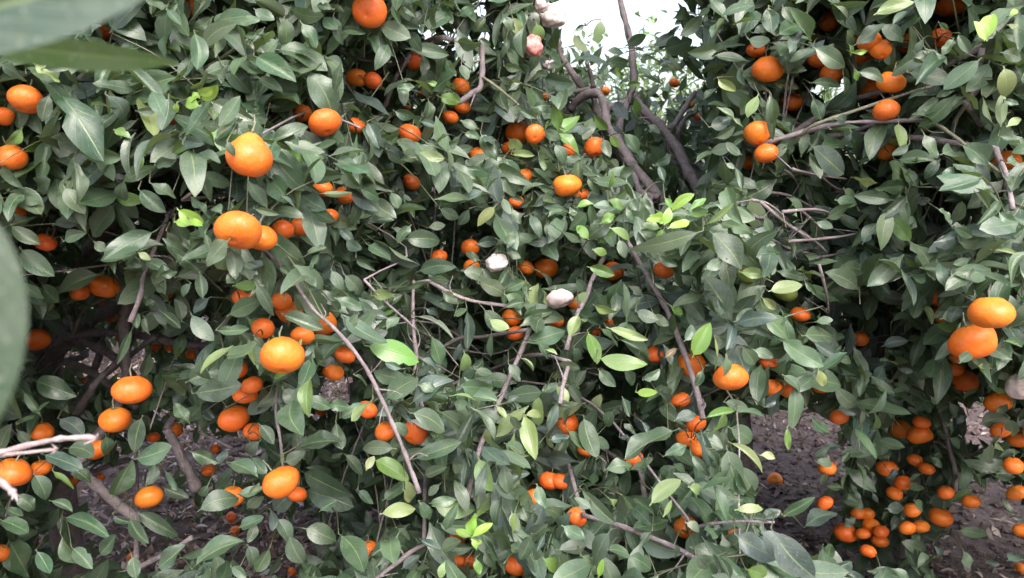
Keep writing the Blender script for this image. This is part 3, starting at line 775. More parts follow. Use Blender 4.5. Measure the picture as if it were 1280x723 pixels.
# leaves one can point to in the photograph: per area x0, y0, scale, then stalk end x,y, tip x,y, width, tone (area pixels)
LEAFDATA = '''
@0,0,2.89
210,330,350,520,130,0 200,410,210,530,80,1 460,570,312,540,95,1 265,575,300,720,120,1 450,650,445,740,100,1 735,450,553,580,95,1 755,365,905,430,70,1
650,275,450,340,110,1 490,400,560,405,55,1 610,345,590,470,80,0 600,40,680,140,80,0 730,180,840,95,60,1 700,110,710,250,75,0 540,150,650,200,75,0 800,230,930,320,110,0
950,140,880,120,50,1 770,60,700,100,60,1 370,300,250,330,60,5 0,230,80,290,60,0 120,230,210,290,50,3 725,385,640,360,60,2 700,350,780,315,60,2 640,370,635,410,30,2 380,340,470,440,110,5
0,600,90,680,90,0 30,690,150,723,60,1 540,660,640,700,110,1 720,620,770,720,80,0 850,440,960,500,100,1 840,450,785,500,70,1 820,510,850,560,60,0 700,560,780,570,70,1
550,60,640,20,50,1 860,90,930,60,60,1 150,250,300,240,45,5 330,470,420,400,60,0 180,340,150,430,50,0 300,460,330,540,60,0 80,460,20,520,60,7 410,470,460,490,50,7 520,560,500,620,30,7
560,600,640,580,70,0 650,500,740,520,60,5 500,430,440,500,60,0 890,400,950,470,80,0 930,350,960,260,70,0
@310,0,2.89
150,30,245,90,75,1 100,180,275,215,95,1 20,200,155,280,90,0 30,280,120,330,100,0 210,250,320,400,110,0 85,510,205,455,65,1 110,540,260,550,100,7 160,620,335,630,65,1 330,600,420,670,110,1
150,640,260,700,35,0 260,700,370,690,25,4 540,320,600,315,45,0 650,360,665,430,60,0 690,170,710,250,35,0 690,350,760,370,60,7 750,150,835,160,60,1 835,140,885,160,70,1 905,280,960,300,60,1
930,180,980,240,90,1 860,390,960,430,60,1 730,670,880,640,70,0 590,570,705,565,50,3 430,440,470,520,60,5 500,540,540,600,70,5 470,490,560,520,45,0 740,540,810,530,60,1 900,600,983,680,100,1
645,30,670,120,80,1 470,80,570,120,80,1 330,110,420,120,60,1 430,130,465,200,50,1 190,80,250,160,60,0 630,200,640,265,40,1 650,300,690,310,50,7 525,400,610,430,60,0 770,230,790,290,60,0
420,310,490,320,40,0 390,560,450,640,70,1 480,560,560,723,70,5 310,35,250,20,30,0 20,30,90,70,80,1 60,100,20,150,70,1 130,60,150,170,80,1 0,160,60,190,60,1 270,60,320,100,60,0
520,10,550,90,60,0 700,20,730,80,80,0 760,60,820,30,60,1 860,60,820,110,60,1 920,60,960,100,60,1 560,680,620,720,60,5 660,500,720,480,60,5 780,480,830,500,50,1 620,440,680,450,50,5 400,680,470,720,70,0
560,20,600,60,60,0 580,110,620,180,60,0 690,620,650,560,60,5 840,480,900,560,60,0 940,500,983,560,60,3
@630,0,2.89
140,280,245,300,70,5 180,430,245,420,75,0 440,165,510,130,85,0 370,185,435,180,45,0 380,220,445,225,60,0 490,215,570,225,80,0 270,215,385,200,50,0 540,170,610,130,60,0 570,180,685,140,70,0
610,70,690,40,100,1 670,210,720,240,75,0 785,165,690,190,70,1 820,100,910,50,60,1 745,80,820,60,60,0 950,30,983,110,80,0 880,140,960,150,60,1 870,280,945,320,70,0 770,280,830,340,60,3
720,360,760,310,40,1 720,440,800,370,70,5 740,460,820,420,60,5 350,70,340,150,45,3 115,80,150,165,55,3 75,90,70,200,60,0 0,170,50,230,90,1 25,560,105,560,60,3 0,570,70,690,110,0
180,520,220,580,80,0 210,590,270,570,90,0 270,560,290,690,50,1 360,500,380,560,70,1 320,410,370,470,60,7 380,490,415,530,40,7 415,640,470,600,60,1 485,440,480,360,30,7 500,330,560,350,50,1
920,340,880,430,45,3 960,330,980,480,40,1 905,540,915,610,30,4 820,540,870,500,60,0 690,590,750,540,50,0 740,550,820,530,60,1 800,590,830,610,40,0 830,600,860,680,30,0 430,480,490,550,80,1
590,230,640,250,50,3 0,240,60,250,60,1 60,300,20,330,60,1 100,390,170,380,60,0 120,430,60,400,60,0 140,470,200,500,60,1 350,270,400,290,60,1 400,240,430,275,40,2 440,310,490,300,50,7
520,450,560,480,50,0 620,200,700,180,60,1 700,60,740,30,60,1 900,120,950,100,50,0 30,60,60,120,50,3 160,230,200,240,50,0 200,620,140,600,60,1 120,660,190,690,70,0 300,640,340,700,60,1 380,610,420,680,60,7
540,600,600,560,60,5 580,660,560,600,60,5 860,560,800,520,60,0 760,500,830,460,60,1 640,60,660,120,70,1 560,300,520,340,40,1 250,120,290,190,40,4 290,90,260,110,40,0
@800,220,1
30,62,14,44,13,2 30,62,36,40,12,2 32,64,56,38,13,7 34,66,62,52,12,2 26,66,6,60,11,7 30,66,20,84,12,7 62,46,82,26,11,7 60,50,84,42,12,7 58,52,70,72,12,1 40,70,58,78,12,7
-52,84,-34,70,16,7 -60,92,-40,96,18,7 -64,80,-78,62,16,7 -50,60,-30,48,15,7 -80,40,-60,30,15,7 -40,30,-20,40,14,7
@230,100,1
20,20,4,30,13,2 20,20,36,10,13,2 20,22,8,14,10,2 8,172,-12,160,15,7 8,174,22,182,14,2 6,172,24,164,12,7
@950,0,2.89
30,20,40,120,60,0 60,130,165,75,65,0 170,80,240,50,60,1 80,20,120,80,50,0 190,170,310,230,70,1 340,165,440,85,70,1 410,55,540,15,50,3 640,190,500,250,65,0 530,260,670,295,75,0
550,415,730,385,45,1 475,245,460,160,50,0 340,250,365,290,50,7 320,160,345,200,40,7 330,190,390,180,25,2 800,210,670,310,70,1 830,220,750,330,80,1 720,120,740,210,60,0 810,150,850,40,60,2 820,150,775,80,50,2
900,60,930,20,60,2 880,240,920,340,60,3 800,340,850,440,110,0 870,460,885,350,35,4 890,460,954,420,30,3 500,440,510,545,80,3 490,580,630,580,70,1 590,480,650,560,110,1 650,560,750,500,90,1
720,520,830,620,140,1 860,490,954,520,60,1 180,520,310,620,120,5 395,500,480,450,60,5 40,300,135,320,50,3 40,340,70,460,45,1 0,350,20,400,50,0 150,330,200,380,60,1 190,350,220,430,60,0
180,300,290,310,35,0 300,270,320,340,40,0 350,260,450,290,45,0 330,640,420,660,60,3 640,640,740,680,80,1 760,650,880,720,70,0 870,190,954,210,60,1 880,120,954,150,60,0 550,20,590,100,60,0
770,20,830,50,60,0 645,80,685,110,35,0 230,130,200,170,50,1 270,20,330,60,50,1 450,130,520,120,50,1 590,140,560,180,40,1 480,90,530,50,60,1 700,140,660,190,50,1 760,200,720,130,50,1
600,330,540,350,60,0 700,330,640,350,60,1 880,360,930,380,60,1 700,600,660,650,60,1 540,520,480,560,60,0 270,430,330,440,60,5 330,480,300,540,50,5 420,560,360,600,60,0 240,560,200,640,60,5 300,680,360,720,70,1
880,640,940,660,60,1 890,590,954,560,60,1 150,20,200,60,60,1 890,90,954,100,60,3 600,250,560,210,50,0 100,520,60,560,60,1
@0,240,2.89
30,0,145,80,90,1 230,-20,300,70,110,1 420,40,310,160,120,1 190,120,290,100,45,5 400,0,495,20,50,7 500,-10,590,60,80,0 565,140,380,235,85,1 430,260,560,180,70,0 600,140,650,220,60,1 630,220,720,270,90,1
740,150,760,210,60,1 830,170,735,260,100,1 630,310,750,270,55,1 720,290,730,380,60,1 640,60,730,120,70,2 630,110,700,100,40,2 370,295,175,370,75,1 420,265,430,400,90,5 510,370,555,410,50,1
520,450,540,510,60,1 495,430,495,490,50,1 480,490,430,610,40,1 570,300,640,300,50,0 840,340,930,335,40,7 820,450,954,410,70,1 780,500,900,495,50,1 810,590,930,555,60,1 900,380,954,340,80,1
670,690,820,640,80,0 120,680,250,723,80,0 70,200,190,300,110,0 80,320,150,390,70,0 100,400,210,440,70,0 655,470,640,390,60,0 580,430,650,490,90,0 830,200,850,310,70,1 560,340,600,360,40,1
440,240,510,270,60,0 40,120,130,180,90,0 60,20,20,100,70,0 150,330,220,400,60,0 520,250,600,280,50,0 690,440,760,520,60,0 740,540,720,450,60,0 20,640,110,610,70,0 230,180,300,150,50,0
340,180,380,210,50,1 590,260,560,310,50,1 690,330,640,380,60,0 760,380,700,440,60,5 500,220,540,240,30,3 880,270,820,330,60,0 900,460,860,400,60,0 690,20,740,60,60,1 800,80,760,20,60,1
@310,240,2.89
215,40,265,195,75,1 20,60,110,80,40,1 120,10,170,60,80,5 220,50,310,110,80,0 355,170,410,210,60,5 440,100,525,105,60,0 520,90,650,70,60,0 440,165,600,270,75,5 430,190,510,240,60,0
560,170,710,160,70,0 440,20,530,90,70,1 515,0,540,60,50,1 560,0,600,90,30,1 895,50,830,120,55,3 920,20,945,80,40,1 820,190,910,180,50,5 610,290,750,270,60,0 770,285,880,310,50,1
830,330,930,370,60,1 525,360,665,315,20,1 345,295,430,380,60,1 445,375,525,370,45,3 300,280,340,350,60,1 195,290,240,340,60,1 115,265,160,310,60,1 85,325,20,395,70,1 0,420,90,430,80,1
120,440,265,490,80,1 150,480,250,520,40,0 300,530,190,630,95,1 330,470,375,580,60,1 340,450,500,520,70,1 420,555,610,590,85,7 445,645,560,670,60,1 600,655,500,723,110,1 735,660,600,720,110,1
760,700,900,720,90,1 500,500,540,440,60,1 600,450,740,495,22,1 790,420,785,560,60,5 745,450,790,425,40,1 880,500,870,590,75,0 660,520,700,620,80,0 780,575,805,670,45,3 850,420,930,500,70,1
870,460,940,490,60,3 620,600,700,660,90,5 200,360,300,400,90,0 120,350,200,390,60,5 640,420,690,450,70,5 210,230,270,200,70,1 260,220,230,280,60,1 330,130,380,180,50,5 390,240,450,290,60,0
440,330,500,350,60,0 520,130,560,140,50,0 590,120,540,180,60,0 650,130,710,120,60,1 690,60,760,90,60,0 800,60,760,120,60,0 840,250,790,220,60,0 930,220,983,240,60,1 940,290,983,320,60,0
700,360,760,400,70,0 400,440,360,490,60,1 560,640,500,620,60,5 380,660,440,700,60,0 250,650,220,710,60,0 100,640,60,690,70,0 20,520,60,570,60,0 820,640,880,660,60,0 940,620,983,680,60,0 960,140,940,200,50,1
@630,240,2.89
720,140,462,205,75,1 740,140,875,265,90,1 800,120,935,270,80,0 770,115,900,150,50,1 890,200,975,185,50,1 725,120,825,45,50,3 600,100,520,100,70,2 600,80,690,10,40,2 830,50,900,100,90,1 850,290,930,300,70,3
805,240,830,295,35,3 725,280,790,240,60,1 790,310,830,405,90,1 705,400,780,330,70,1 680,600,745,480,90,7 830,470,900,420,70,1 850,510,915,490,60,1 930,380,983,430,40,3 935,440,960,530,60,1
900,570,970,600,60,1 770,380,800,450,60,5 640,380,720,460,60,0 600,410,650,440,60,7 475,430,550,460,60,0 320,405,410,435,35,3 345,490,410,555,65,1 370,490,520,520,35,3 410,530,530,600,70,0
335,600,510,610,60,7 250,560,300,620,70,1 300,500,330,620,50,7 270,440,240,520,50,3 190,620,270,630,60,1 70,550,215,490,100,0 60,460,175,430,80,1 50,150,100,180,50,1 110,190,160,215,50,1
160,90,210,60,50,0 30,60,60,110,30,1 280,230,360,220,90,1 350,200,420,210,80,1 320,170,370,190,60,1 380,130,480,160,30,3 415,170,440,230,60,1 300,270,395,300,50,7 260,310,310,370,70,1
330,360,390,440,80,1 450,340,500,370,50,1 300,360,250,390,40,3 275,460,320,470,50,3 80,320,0,350,40,0 0,370,90,400,50,1 0,420,70,400,60,0 580,600,620,560,60,6 760,520,780,640,25,3 800,590,810,670,60,1
650,540,690,480,50,0 680,150,640,230,60,1 480,270,540,260,50,1 20,20,70,40,50,1 100,30,60,60,50,0 170,20,230,60,60,1 400,30,360,110,60,7 340,90,400,140,80,1 440,60,480,100,60,1 520,200,580,250,60,1
560,230,620,270,60,0 430,280,460,330,50,1 500,380,450,420,60,0 540,440,590,480,50,1 540,330,580,350,40,1 640,300,690,340,60,1 130,290,180,340,60,0 200,310,240,270,60,1 30,300,60,340,40,1
120,540,170,600,60,0 60,600,110,640,60,3 150,570,190,590,50,3 340,640,400,700,60,1 430,640,480,700,50,0 300,640,260,700,60,1 200,690,140,720,60,0 500,680,560,640,60,1 720,640,690,700,60,0 860,560,920,640,60,0
950,300,983,260,60,1 870,130,910,180,60,1 940,90,970,150,60,1 560,150,500,140,50,1 580,20,620,60,50,7 490,20,530,60,60,1 700,500,660,430,50,1
@950,240,2.89
270,30,360,40,90,1 360,20,430,30,45,1 235,100,330,40,50,0 180,70,270,60,60,5 360,70,430,80,60,5 370,190,425,110,60,0 465,90,540,170,70,7 430,60,560,120,110,1 120,110,190,130,90,5 200,110,260,130,60,1
585,190,665,180,70,1 520,230,570,290,70,7 620,270,730,240,50,1 690,300,830,270,60,1 860,290,690,350,65,1 830,325,940,330,45,1 760,-20,830,60,80,1 860,70,930,110,90,1 800,110,850,130,60,1
830,210,940,215,20,3 890,240,940,300,60,1 60,290,220,245,55,0 0,330,130,320,70,1 30,360,145,340,70,3 0,190,55,190,50,1 0,420,90,430,50,1 10,440,120,530,70,1 70,530,210,620,80,1 110,600,80,670,60,5
0,560,45,590,70,1 150,520,300,510,70,1 190,540,270,590,80,5 440,560,530,540,60,5 530,540,590,520,60,1 475,470,545,445,40,1 580,410,630,470,40,3 630,480,730,485,45,7 650,460,755,420,50,1 600,580,700,690,70,1
630,620,690,690,60,0 954,400,870,515,70,1 810,575,900,620,50,0 850,630,780,640,35,3 840,650,900,680,60,1 880,540,954,550,60,1 300,660,390,700,90,1 210,640,230,700,60,3 280,610,350,590,50,1 80,660,140,723,70,0
500,640,550,650,50,5 640,510,720,530,60,0 480,200,520,230,60,1 540,300,600,320,60,0 640,200,700,230,60,1 720,180,780,200,60,1 760,240,700,260,50,1 850,170,900,190,50,1 560,360,620,340,60,0 600,520,660,540,60,0
700,130,760,160,60,0 640,60,700,100,60,1 560,20,620,40,60,5 100,20,160,60,60,0 720,620,760,560,50,1 900,600,954,640,60,1 400,560,360,620,60,5 450,620,400,690,60,5 480,690,540,720,60,1 200,470,260,460,60,1
170,580,240,640,60,1 250,600,290,560,50,1 40,480,100,460,60,0 160,320,200,370,50,0 420,330,470,310,60,5 400,350,440,390,60,0
@0,475,2.915
150,270,295,320,70,5 190,330,265,395,30,7 120,340,180,440,70,1 130,60,245,110,80,0 210,140,300,190,90,5 240,250,330,270,70,0 0,510,100,555,60,0 225,500,380,570,70,0 220,560,300,700,90,0
30,580,110,723,110,0 490,480,650,560,60,0 470,500,540,600,80,0 410,490,480,520,60,0 590,390,680,430,50,0 360,640,430,560,60,0 700,690,850,560,90,0 660,650,730,610,70,0 570,690,660,620,70,0
480,640,500,723,60,0 720,480,840,400,90,0 865,415,950,390,40,1 690,260,790,300,60,0 785,310,830,260,60,5 830,300,930,340,60,0 950,220,870,290,80,5 650,160,760,80,120,0 700,50,850,20,90,0
900,130,954,60,70,5 520,130,490,260,60,0 385,200,395,290,70,0 490,290,600,250,100,0 600,330,640,400,100,0 410,430,480,330,100,0 900,470,954,440,40,1 870,540,954,500,100,0 30,0,90,80,90,0
840,680,890,723,60,0 50,420,120,470,90,0 180,440,260,480,80,0 20,470,90,500,60,0 260,320,330,370,60,0 560,300,540,380,80,0 130,620,180,700,80,0 60,180,110,230,60,0 690,160,640,90,70,0 760,380,720,440,60,0
260,610,330,680,60,0 900,600,940,680,70,0
@310,475,2.915
100,30,0,120,90,0 125,30,190,100,70,0 190,70,300,100,50,0 290,90,370,100,60,0 335,140,400,80,60,1 455,70,385,150,50,3 470,130,525,100,70,5 500,75,605,0,90,1 590,90,740,0,100,5 590,120,730,170,75,1
690,110,830,200,90,1 525,155,610,185,40,1 770,60,905,50,80,1 735,60,870,55,22,3 905,95,940,135,40,3 885,170,830,260,50,3 840,280,895,395,65,3 540,250,400,245,55,1 430,330,460,280,50,3 455,290,580,340,80,7
600,290,755,225,70,1 640,350,720,320,80,1 670,460,820,470,75,7 660,450,740,430,40,1 690,520,800,560,60,0 480,490,600,470,55,3 565,400,620,460,60,3 620,440,690,500,60,1 570,360,600,450,40,3 700,620,775,590,60,1
625,580,700,620,50,5 610,690,660,680,60,1 440,650,560,610,110,0 330,560,415,690,90,0 190,330,360,420,110,0 200,400,360,460,100,0 80,470,100,545,60,5 90,480,155,410,70,5 0,420,40,380,50,1 140,130,215,215,60,5
130,300,210,260,60,1 110,80,140,150,30,1 125,260,130,300,30,3 180,250,300,170,90,0 320,150,340,250,80,0 350,270,430,330,70,0 490,440,570,370,80,0 840,470,960,480,80,0 930,360,983,350,60,5 910,400,980,430,60,0
940,80,991,60,60,5 940,240,991,260,60,1 960,480,985,550,50,1 815,575,825,495,40,2 815,575,885,520,35,2 815,575,760,545,30,2 815,580,840,620,40,2 810,580,850,590,35,2 30,520,0,590,90,0 100,500,150,600,80,0
200,540,330,580,100,0 150,560,200,680,80,0 80,610,30,700,70,0 560,690,620,640,70,5 840,560,920,600,70,0 740,300,780,370,50,1 640,230,700,260,60,1 700,380,660,420,50,1 780,420,750,500,60,1 720,500,760,470,50,5
860,620,900,690,60,0 720,660,700,720,40,3 830,650,840,710,40,7 940,560,991,600,60,0 540,540,590,580,60,0 400,400,450,450,80,0 260,480,320,440,80,0 40,160,90,230,80,0 10,280,60,340,80,0 620,20,690,40,60,0
@630,475,2.915
150,45,15,60,75,1 190,20,230,75,50,3 75,130,155,100,30,3 160,190,185,90,40,5 165,220,235,210,40,5 230,180,300,260,70,1 290,130,330,280,90,1 335,290,350,385,40,5 130,230,60,340,70,1 40,170,110,250,60,0
0,230,80,280,50,1 0,350,90,340,40,5 480,45,555,45,30,2 555,40,640,120,60,5 620,150,700,120,60,5 635,180,445,275,80,1 730,140,840,110,100,7 760,190,800,120,90,7 815,170,950,225,65,1 815,225,985,290,45,3
810,240,895,430,90,1 825,310,780,490,95,1 740,400,725,500,70,1 690,190,790,250,80,1 740,250,800,310,70,1 580,280,660,230,90,1 680,270,750,350,40,0 365,330,460,280,65,1 455,330,540,290,50,1 275,390,390,510,85,1
415,530,610,600,95,1 390,545,270,700,95,1 375,620,470,620,60,1 190,620,310,570,80,1 380,430,430,470,60,3 430,420,490,470,80,0 530,460,640,370,60,3 610,430,600,540,95,0 580,500,610,440,20,3 670,390,740,410,50,3
735,540,820,670,80,1 840,560,1000,640,110,5 900,500,991,500,60,5 840,475,950,470,35,3 800,80,890,100,40,1 850,120,960,120,25,0 950,100,991,80,70,5 100,560,60,650,90,0 0,620,80,610,60,0 140,650,220,700,90,7
345,720,355,660,25,2 40,480,35,550,50,3 120,380,150,460,70,1 100,480,130,530,40,0 210,530,290,580,70,0 450,640,560,690,100,0 500,150,520,190,60,5 420,210,460,215,30,5 880,690,980,720,70,7 690,570,760,600,70,1
660,520,720,550,50,1 250,100,200,150,60,0 400,110,360,180,70,0 430,60,460,130,60,0 520,290,500,340,50,0 540,550,500,600,70,0 320,470,260,430,60,1 60,360,20,420,60,0 240,430,300,470,60,0 0,520,60,500,60,1
280,640,350,690,60,1 780,640,820,720,60,0 620,600,660,660,60,0 850,330,880,400,60,0 150,560,120,620,60,5 20,130,60,180,60,1 340,200,380,250,60,1 480,200,440,160,50,0 700,640,740,700,60,0
@950,475,2.915
125,20,135,175,95,1 90,20,30,130,70,5 180,130,255,200,70,0 100,170,105,255,25,7 0,275,55,285,30,3 70,500,190,430,95,1 160,540,275,480,75,5 40,540,190,710,110,5 0,540,135,650,120,5 230,600,215,723,50,0 200,720,350,650,90,5
0,500,70,480,40,5 275,110,380,80,60,5 345,150,410,90,60,5 380,40,430,90,60,1 290,270,375,260,85,1 370,280,415,270,60,1 420,290,480,230,90,1 215,265,295,245,30,5 200,300,270,290,50,1 240,390,300,390,60,1
285,330,320,320,40,1 330,320,380,380,70,1 300,440,360,460,60,1 315,410,370,470,60,1 455,470,540,470,70,5 470,560,560,490,50,1 540,400,610,380,30,1 610,450,690,450,50,1 690,440,780,400,75,3 720,550,830,570,40,1
740,620,760,680,50,1 545,20,600,100,80,1 480,40,530,50,40,1 580,120,650,160,50,1 655,260,640,310,60,1 665,160,690,180,30,1 690,80,720,140,40,1 800,160,900,140,80,1 900,140,930,210,50,1 785,280,850,290,60,1
850,250,910,230,50,3 780,340,880,380,70,0 850,350,930,350,30,1 880,430,910,490,50,1 900,660,962,620,80,5 920,500,962,510,60,5 630,600,680,670,60,5 570,690,650,650,90,0 740,75,790,30,40,3 840,30,890,50,50,7
920,110,962,120,50,5 330,-20,385,50,60,7 690,210,740,250,40,1 740,290,800,320,30,1 820,660,870,670,25,5 430,140,460,190,40,1 460,230,440,270,40,1 330,260,300,300,40,1 350,360,330,410,40,1 400,330,420,380,50,5
640,180,690,210,50,1 620,280,660,320,50,1 300,180,270,230,50,5 240,340,220,380,40,1 410,410,430,450,40,5 560,440,600,480,40,1 720,340,690,380,40,1 590,340,540,370,40,1 250,250,200,280,40,5 500,320,470,360,40,5
350,500,310,540,40,1 680,540,640,560,40,1 480,480,440,500,40,1 880,200,840,230,50,1 860,120,900,90,60,1 760,130,720,160,40,5 620,60,660,100,50,1 700,30,750,50,50,1 430,180,400,230,50,5
'''
# ------------------------------------------------------------------ read the notes above
TREE_EDGE = (315, 1005)
def tree_of(px):
    return 'L' if px < TREE_EDGE[0] else ('C' if px < TREE_EDGE[1] else 'R')

fruits = []
for ln in FRUITS.strip().splitlines():
    f = ln.split('|')
    x, y, r = float(f[0]), float(f[1]), float(f[2]); fl = f[4]
    if len(f) < 6: f.insert(4, '')
    fl = f[4]; d0 = D1(x, y); g = float(ground_depth(y + r))
    if fl == 'g':
        d = g - 0.03; R = r * d / FPX
    else:
        low = x > 1000 and y > 500
        rr = r * ((1.0 if low else 1.15) if fl == 'h' else 1.0)
        lo, hi = {'': (-0.08, 0.16), 'h': (-0.05, 0.08), 'n': (-.08, -.02), 'm': (-.15, -.08), 'd': (0.25, 0.8)}[fl]
        if low: lo, hi = lo - .12, hi - .12
        d = float(np.clip(FPX * 0.030 / rr, d0 + lo, d0 + hi)); d = min(d, g * 0.93)
        R = rr * d / FPX
        R = max(R, {'': 0.0, 'n': 0.0, 'm': 0.0, 'h': 0.019, 'd': 0.014}[fl])
    fruits.append(dict(x=x, y=y, r=r, d=d, R=R, hue=0 if (x > 1000 and y > 500) else int(f[3]), flag=fl, label=f[5]))
rotten = []
for ln in ROTTEN.strip().splitlines():
    f = ln.split('|')
    x, y, r = map(float, f[:3]); d = D1(x, y) - (0.13 if x > 1200 else 0.05)
    rotten.append(dict(x=x, y=y, r=r, d=d, R=r * d / FPX, col=tuple(map(float, f[3].split(','))), label=f[4]))
FX = np.array([[q['x'], q['y'], q['r'] * (.62 if q.get('flag') == 'h' else 1), q['d'] + q['R'] * 0.3] for q in fruits + rotten])

branches = []
for ln in BRANCHES.strip().splitlines():
    nm, tr, dd, rr, pp = ln.split('|')
    d0, d1 = map(float, dd.split(',')); r0, r1 = map(float, rr.split(','))
    pp = np.array([[float(v) for v in q.split(',')] for q in pp.split()])
    n = len(pp); t = np.linspace(0, 1, n); dv = d0 + (d1 - d0) * t
    branches.append(dict(name=nm, tree=tr, px=pp, d=dv, pts=P(pp[:, 0], pp[:, 1], dv), rad=(r0 + (r1 - r0) * t) * dv / FPX, rpx=max(r0, r1)))
BP = []
for q in branches:
    for i in range(len(q['px']) - 1):
        for t in np.linspace(0, 1, 5):
            a = q['px'][i] * (1 - t) + q['px'][i + 1] * t
            BP.append((a[0], a[1], q['rpx'], q['d'][i] * (1 - t) + q['d'][i + 1] * t))
tang_d = [1.36 + .12 * RNG.random() for _ in TANGLE.strip().splitlines()]
for i, ln in enumerate(TANGLE.strip().splitlines()):
    pp = np.array([[float(v) for v in q.split(',')] for q in ln.split()])
    for j in range(len(pp) - 1):
        for t in np.linspace(0, 1, 4): BP.append((*(pp[j] * (1 - t) + pp[j + 1] * t), 1, tang_d[i]))
BP = np.array(BP)

# places where one sees through to the sky, the trees behind or the ground: x, y, rx, ry, strength
SEE = np.array([(772, 22, 68, 30, 1), (712, 30, 12, 28, .6), (860, 30, 26, 26, .4), (610, 22, 20, 16, .35), (540, 38, 24, 16, .45), (560, 60, 26, 20, .3), (838, 105, 40, 46, .3), (800, 80, 50, 30, .2), (590, 60, 14, 30, .5),
 (885, 70, 30, 40, .2), (760, 90, 40, 30, .3), (116, 452, 20, 11, 1), (140, 452, 14, 11, 1), (166, 455, 10, 10, .8), (420, 488, 16, 18, .9), (1035, 115, 22, 12, .8), (1062, 205, 36, 20, .4), (985, 262, 24, 16, .4), (1042, 405, 24, 40, .35),
 (992, 565, 66, 46, 1), (1000, 640, 44, 50, 1), (948, 545, 30, 22, .8), (1062, 706, 24, 14, .8), (1240, 645, 50, 40, .85), (1235, 695, 70, 36, .95), (1240, 540, 26, 22, .6), (1216, 525, 16, 20, .6),
 (120, 625, 54, 32, .6), (195, 598, 50, 34, .55), (100, 685, 50, 34, .35), (190, 665, 76, 42, .65), (330, 690, 50, 36, .6), (300, 572, 40, 28, .5), (250, 560, 30, 26, .7), (345, 660, 40, 30, .5), (395, 640, 24, 40, .35), (480, 640, 20, 20, .3),
 (42, 30, 14, 12, .6), (150, 35, 10, 14, .7), (40, 90, 16, 12, .5), (72, 140, 10, 20, .6)])
# places where the outer leaves are missing and one looks into the dark inside: x, y, rx, ry, extra depth
DARK = np.array([(545, 430, 60, 70, .25), (470, 470, 45, 40, .35), (430, 560, 50, 90, .45), (420, 640, 60, 80, .5), (1075, 400, 40, 36, .1), (115, 440, 100, 65, .4), (170, 600, 170, 120, .42), (560, 300, 70, 45, .3),
 (60, 320, 60, 50, .35), (770, 470, 50, 45, .3), (790, 560, 55, 45, .3), (470, 330, 70, 50, .25), (1120, 610, 80, 40, .2), (260, 380, 60, 50, .3), (600, 420, 50, 50, .3), (220, 240, 60, 30, .3),
 (900, 500, 40, 40, .2), (510, 620, 50, 50, .25), (740, 620, 30, 40, .2), (120, 690, 150, 70, .3), (840, 190, 60, 60, .3), (660, 460, 50, 40, .2), (800, 120, 80, 60, .25), (310, 560, 60, 60, .4), (1250, 650, 60, 60, .4)])

def keep_leaf(px, py, d, depth_front):
    """True for a procedural leaf point that covers neither a gap, a fruit nor a branch the photo shows"""
    q = ((px[:, None] - SEE[:, 0]) / (SEE[:, 2] + 7)) ** 2 + ((py[:, None] - SEE[:, 1]) / (SEE[:, 3] + 7)) ** 2
    bad = ((q < 1) & (RNG.random(q.shape) < SEE[:, 4])).any(1)
    q = ((px[:, None] - DARK[:, 0]) / DARK[:, 2]) ** 2 + ((py[:, None] - DARK[:, 1]) / DARK[:, 3]) ** 2
    bad |= ((q < 1) & (d[:, None] < depth_front[:, None] + DARK[:, 4] * (1 - q) ** .5 * 1.2)).any(1) if False else \
        ((q < 1) & (d[:, None] < depth_front[:, None] + DARK[:, 4] * np.sqrt(np.clip(1 - q, 0, 1)) * 1.2)).any(1)
    dist = np.hypot(px[:, None] - FX[:, 0], py[:, None] - FX[:, 1])
    bad |= ((dist < FX[:, 2] * 0.95 + 7) & (d[:, None] < FX[:, 3])).any(1)
    dist = np.hypot(px[:, None] - BP[:, 0], py[:, None] - BP[:, 1])
    bad |= (py < 5) & (np.abs(px - 775) < 80) & (RNG.random(len(px)) < .9)      # the canopy is open above the sky gap
    bad |= ((dist < BP[:, 2] + 5) & (d[:, None] < BP[:, 3])).any(1) & (RNG.random(len(px)) < 0.85)
    return ~bad

# ------------------------------------------------------------------ the setting: ground and what lies on it
def sinh_axis(n, k, ext):
    t = np.linspace(-1, 1, n)
    return ext * np.sinh(k * t) / math.sinh(k)
gx = sinh_axis(260, 5.2, 150) + 0.2
gy = sinh_axis(260, 5.2, 150) + 3.6
GX, GY = np.meshgrid(gx, gy, indexing='ij')
def ground_z(x, y):
    return (0.018 * np.sin(3.1 * x + 1.3 * y) + 0.014 * np.sin(7.3 * y - 2.2 * x + 1) + 0.010 * np.sin(13 * x + 9 * y) + 0.007 * np.sin(23 * x - 19 * y + 2)) * np.exp(-((x / 9) ** 2 + ((y - 3) / 9) ** 2))
GZ = ground_z(GX, GY)
n = len(gx); idx = np.arange(n * n).reshape(n, n)
quads = np.stack([idx[:-1, :-1], idx[1:, :-1], idx[1:, 1:], idx[:-1, 1:]], -1).reshape(-1, 4)
ground = link(bpy.data.objects.new('ground', np_mesh('ground', np.stack([GX, GY, GZ], -1).reshape(-1, 3), quads, None, True, M_SOIL)))
tag(ground, 'bare purplish brown soil under the mandarin trees', 'ground', kind='structure')

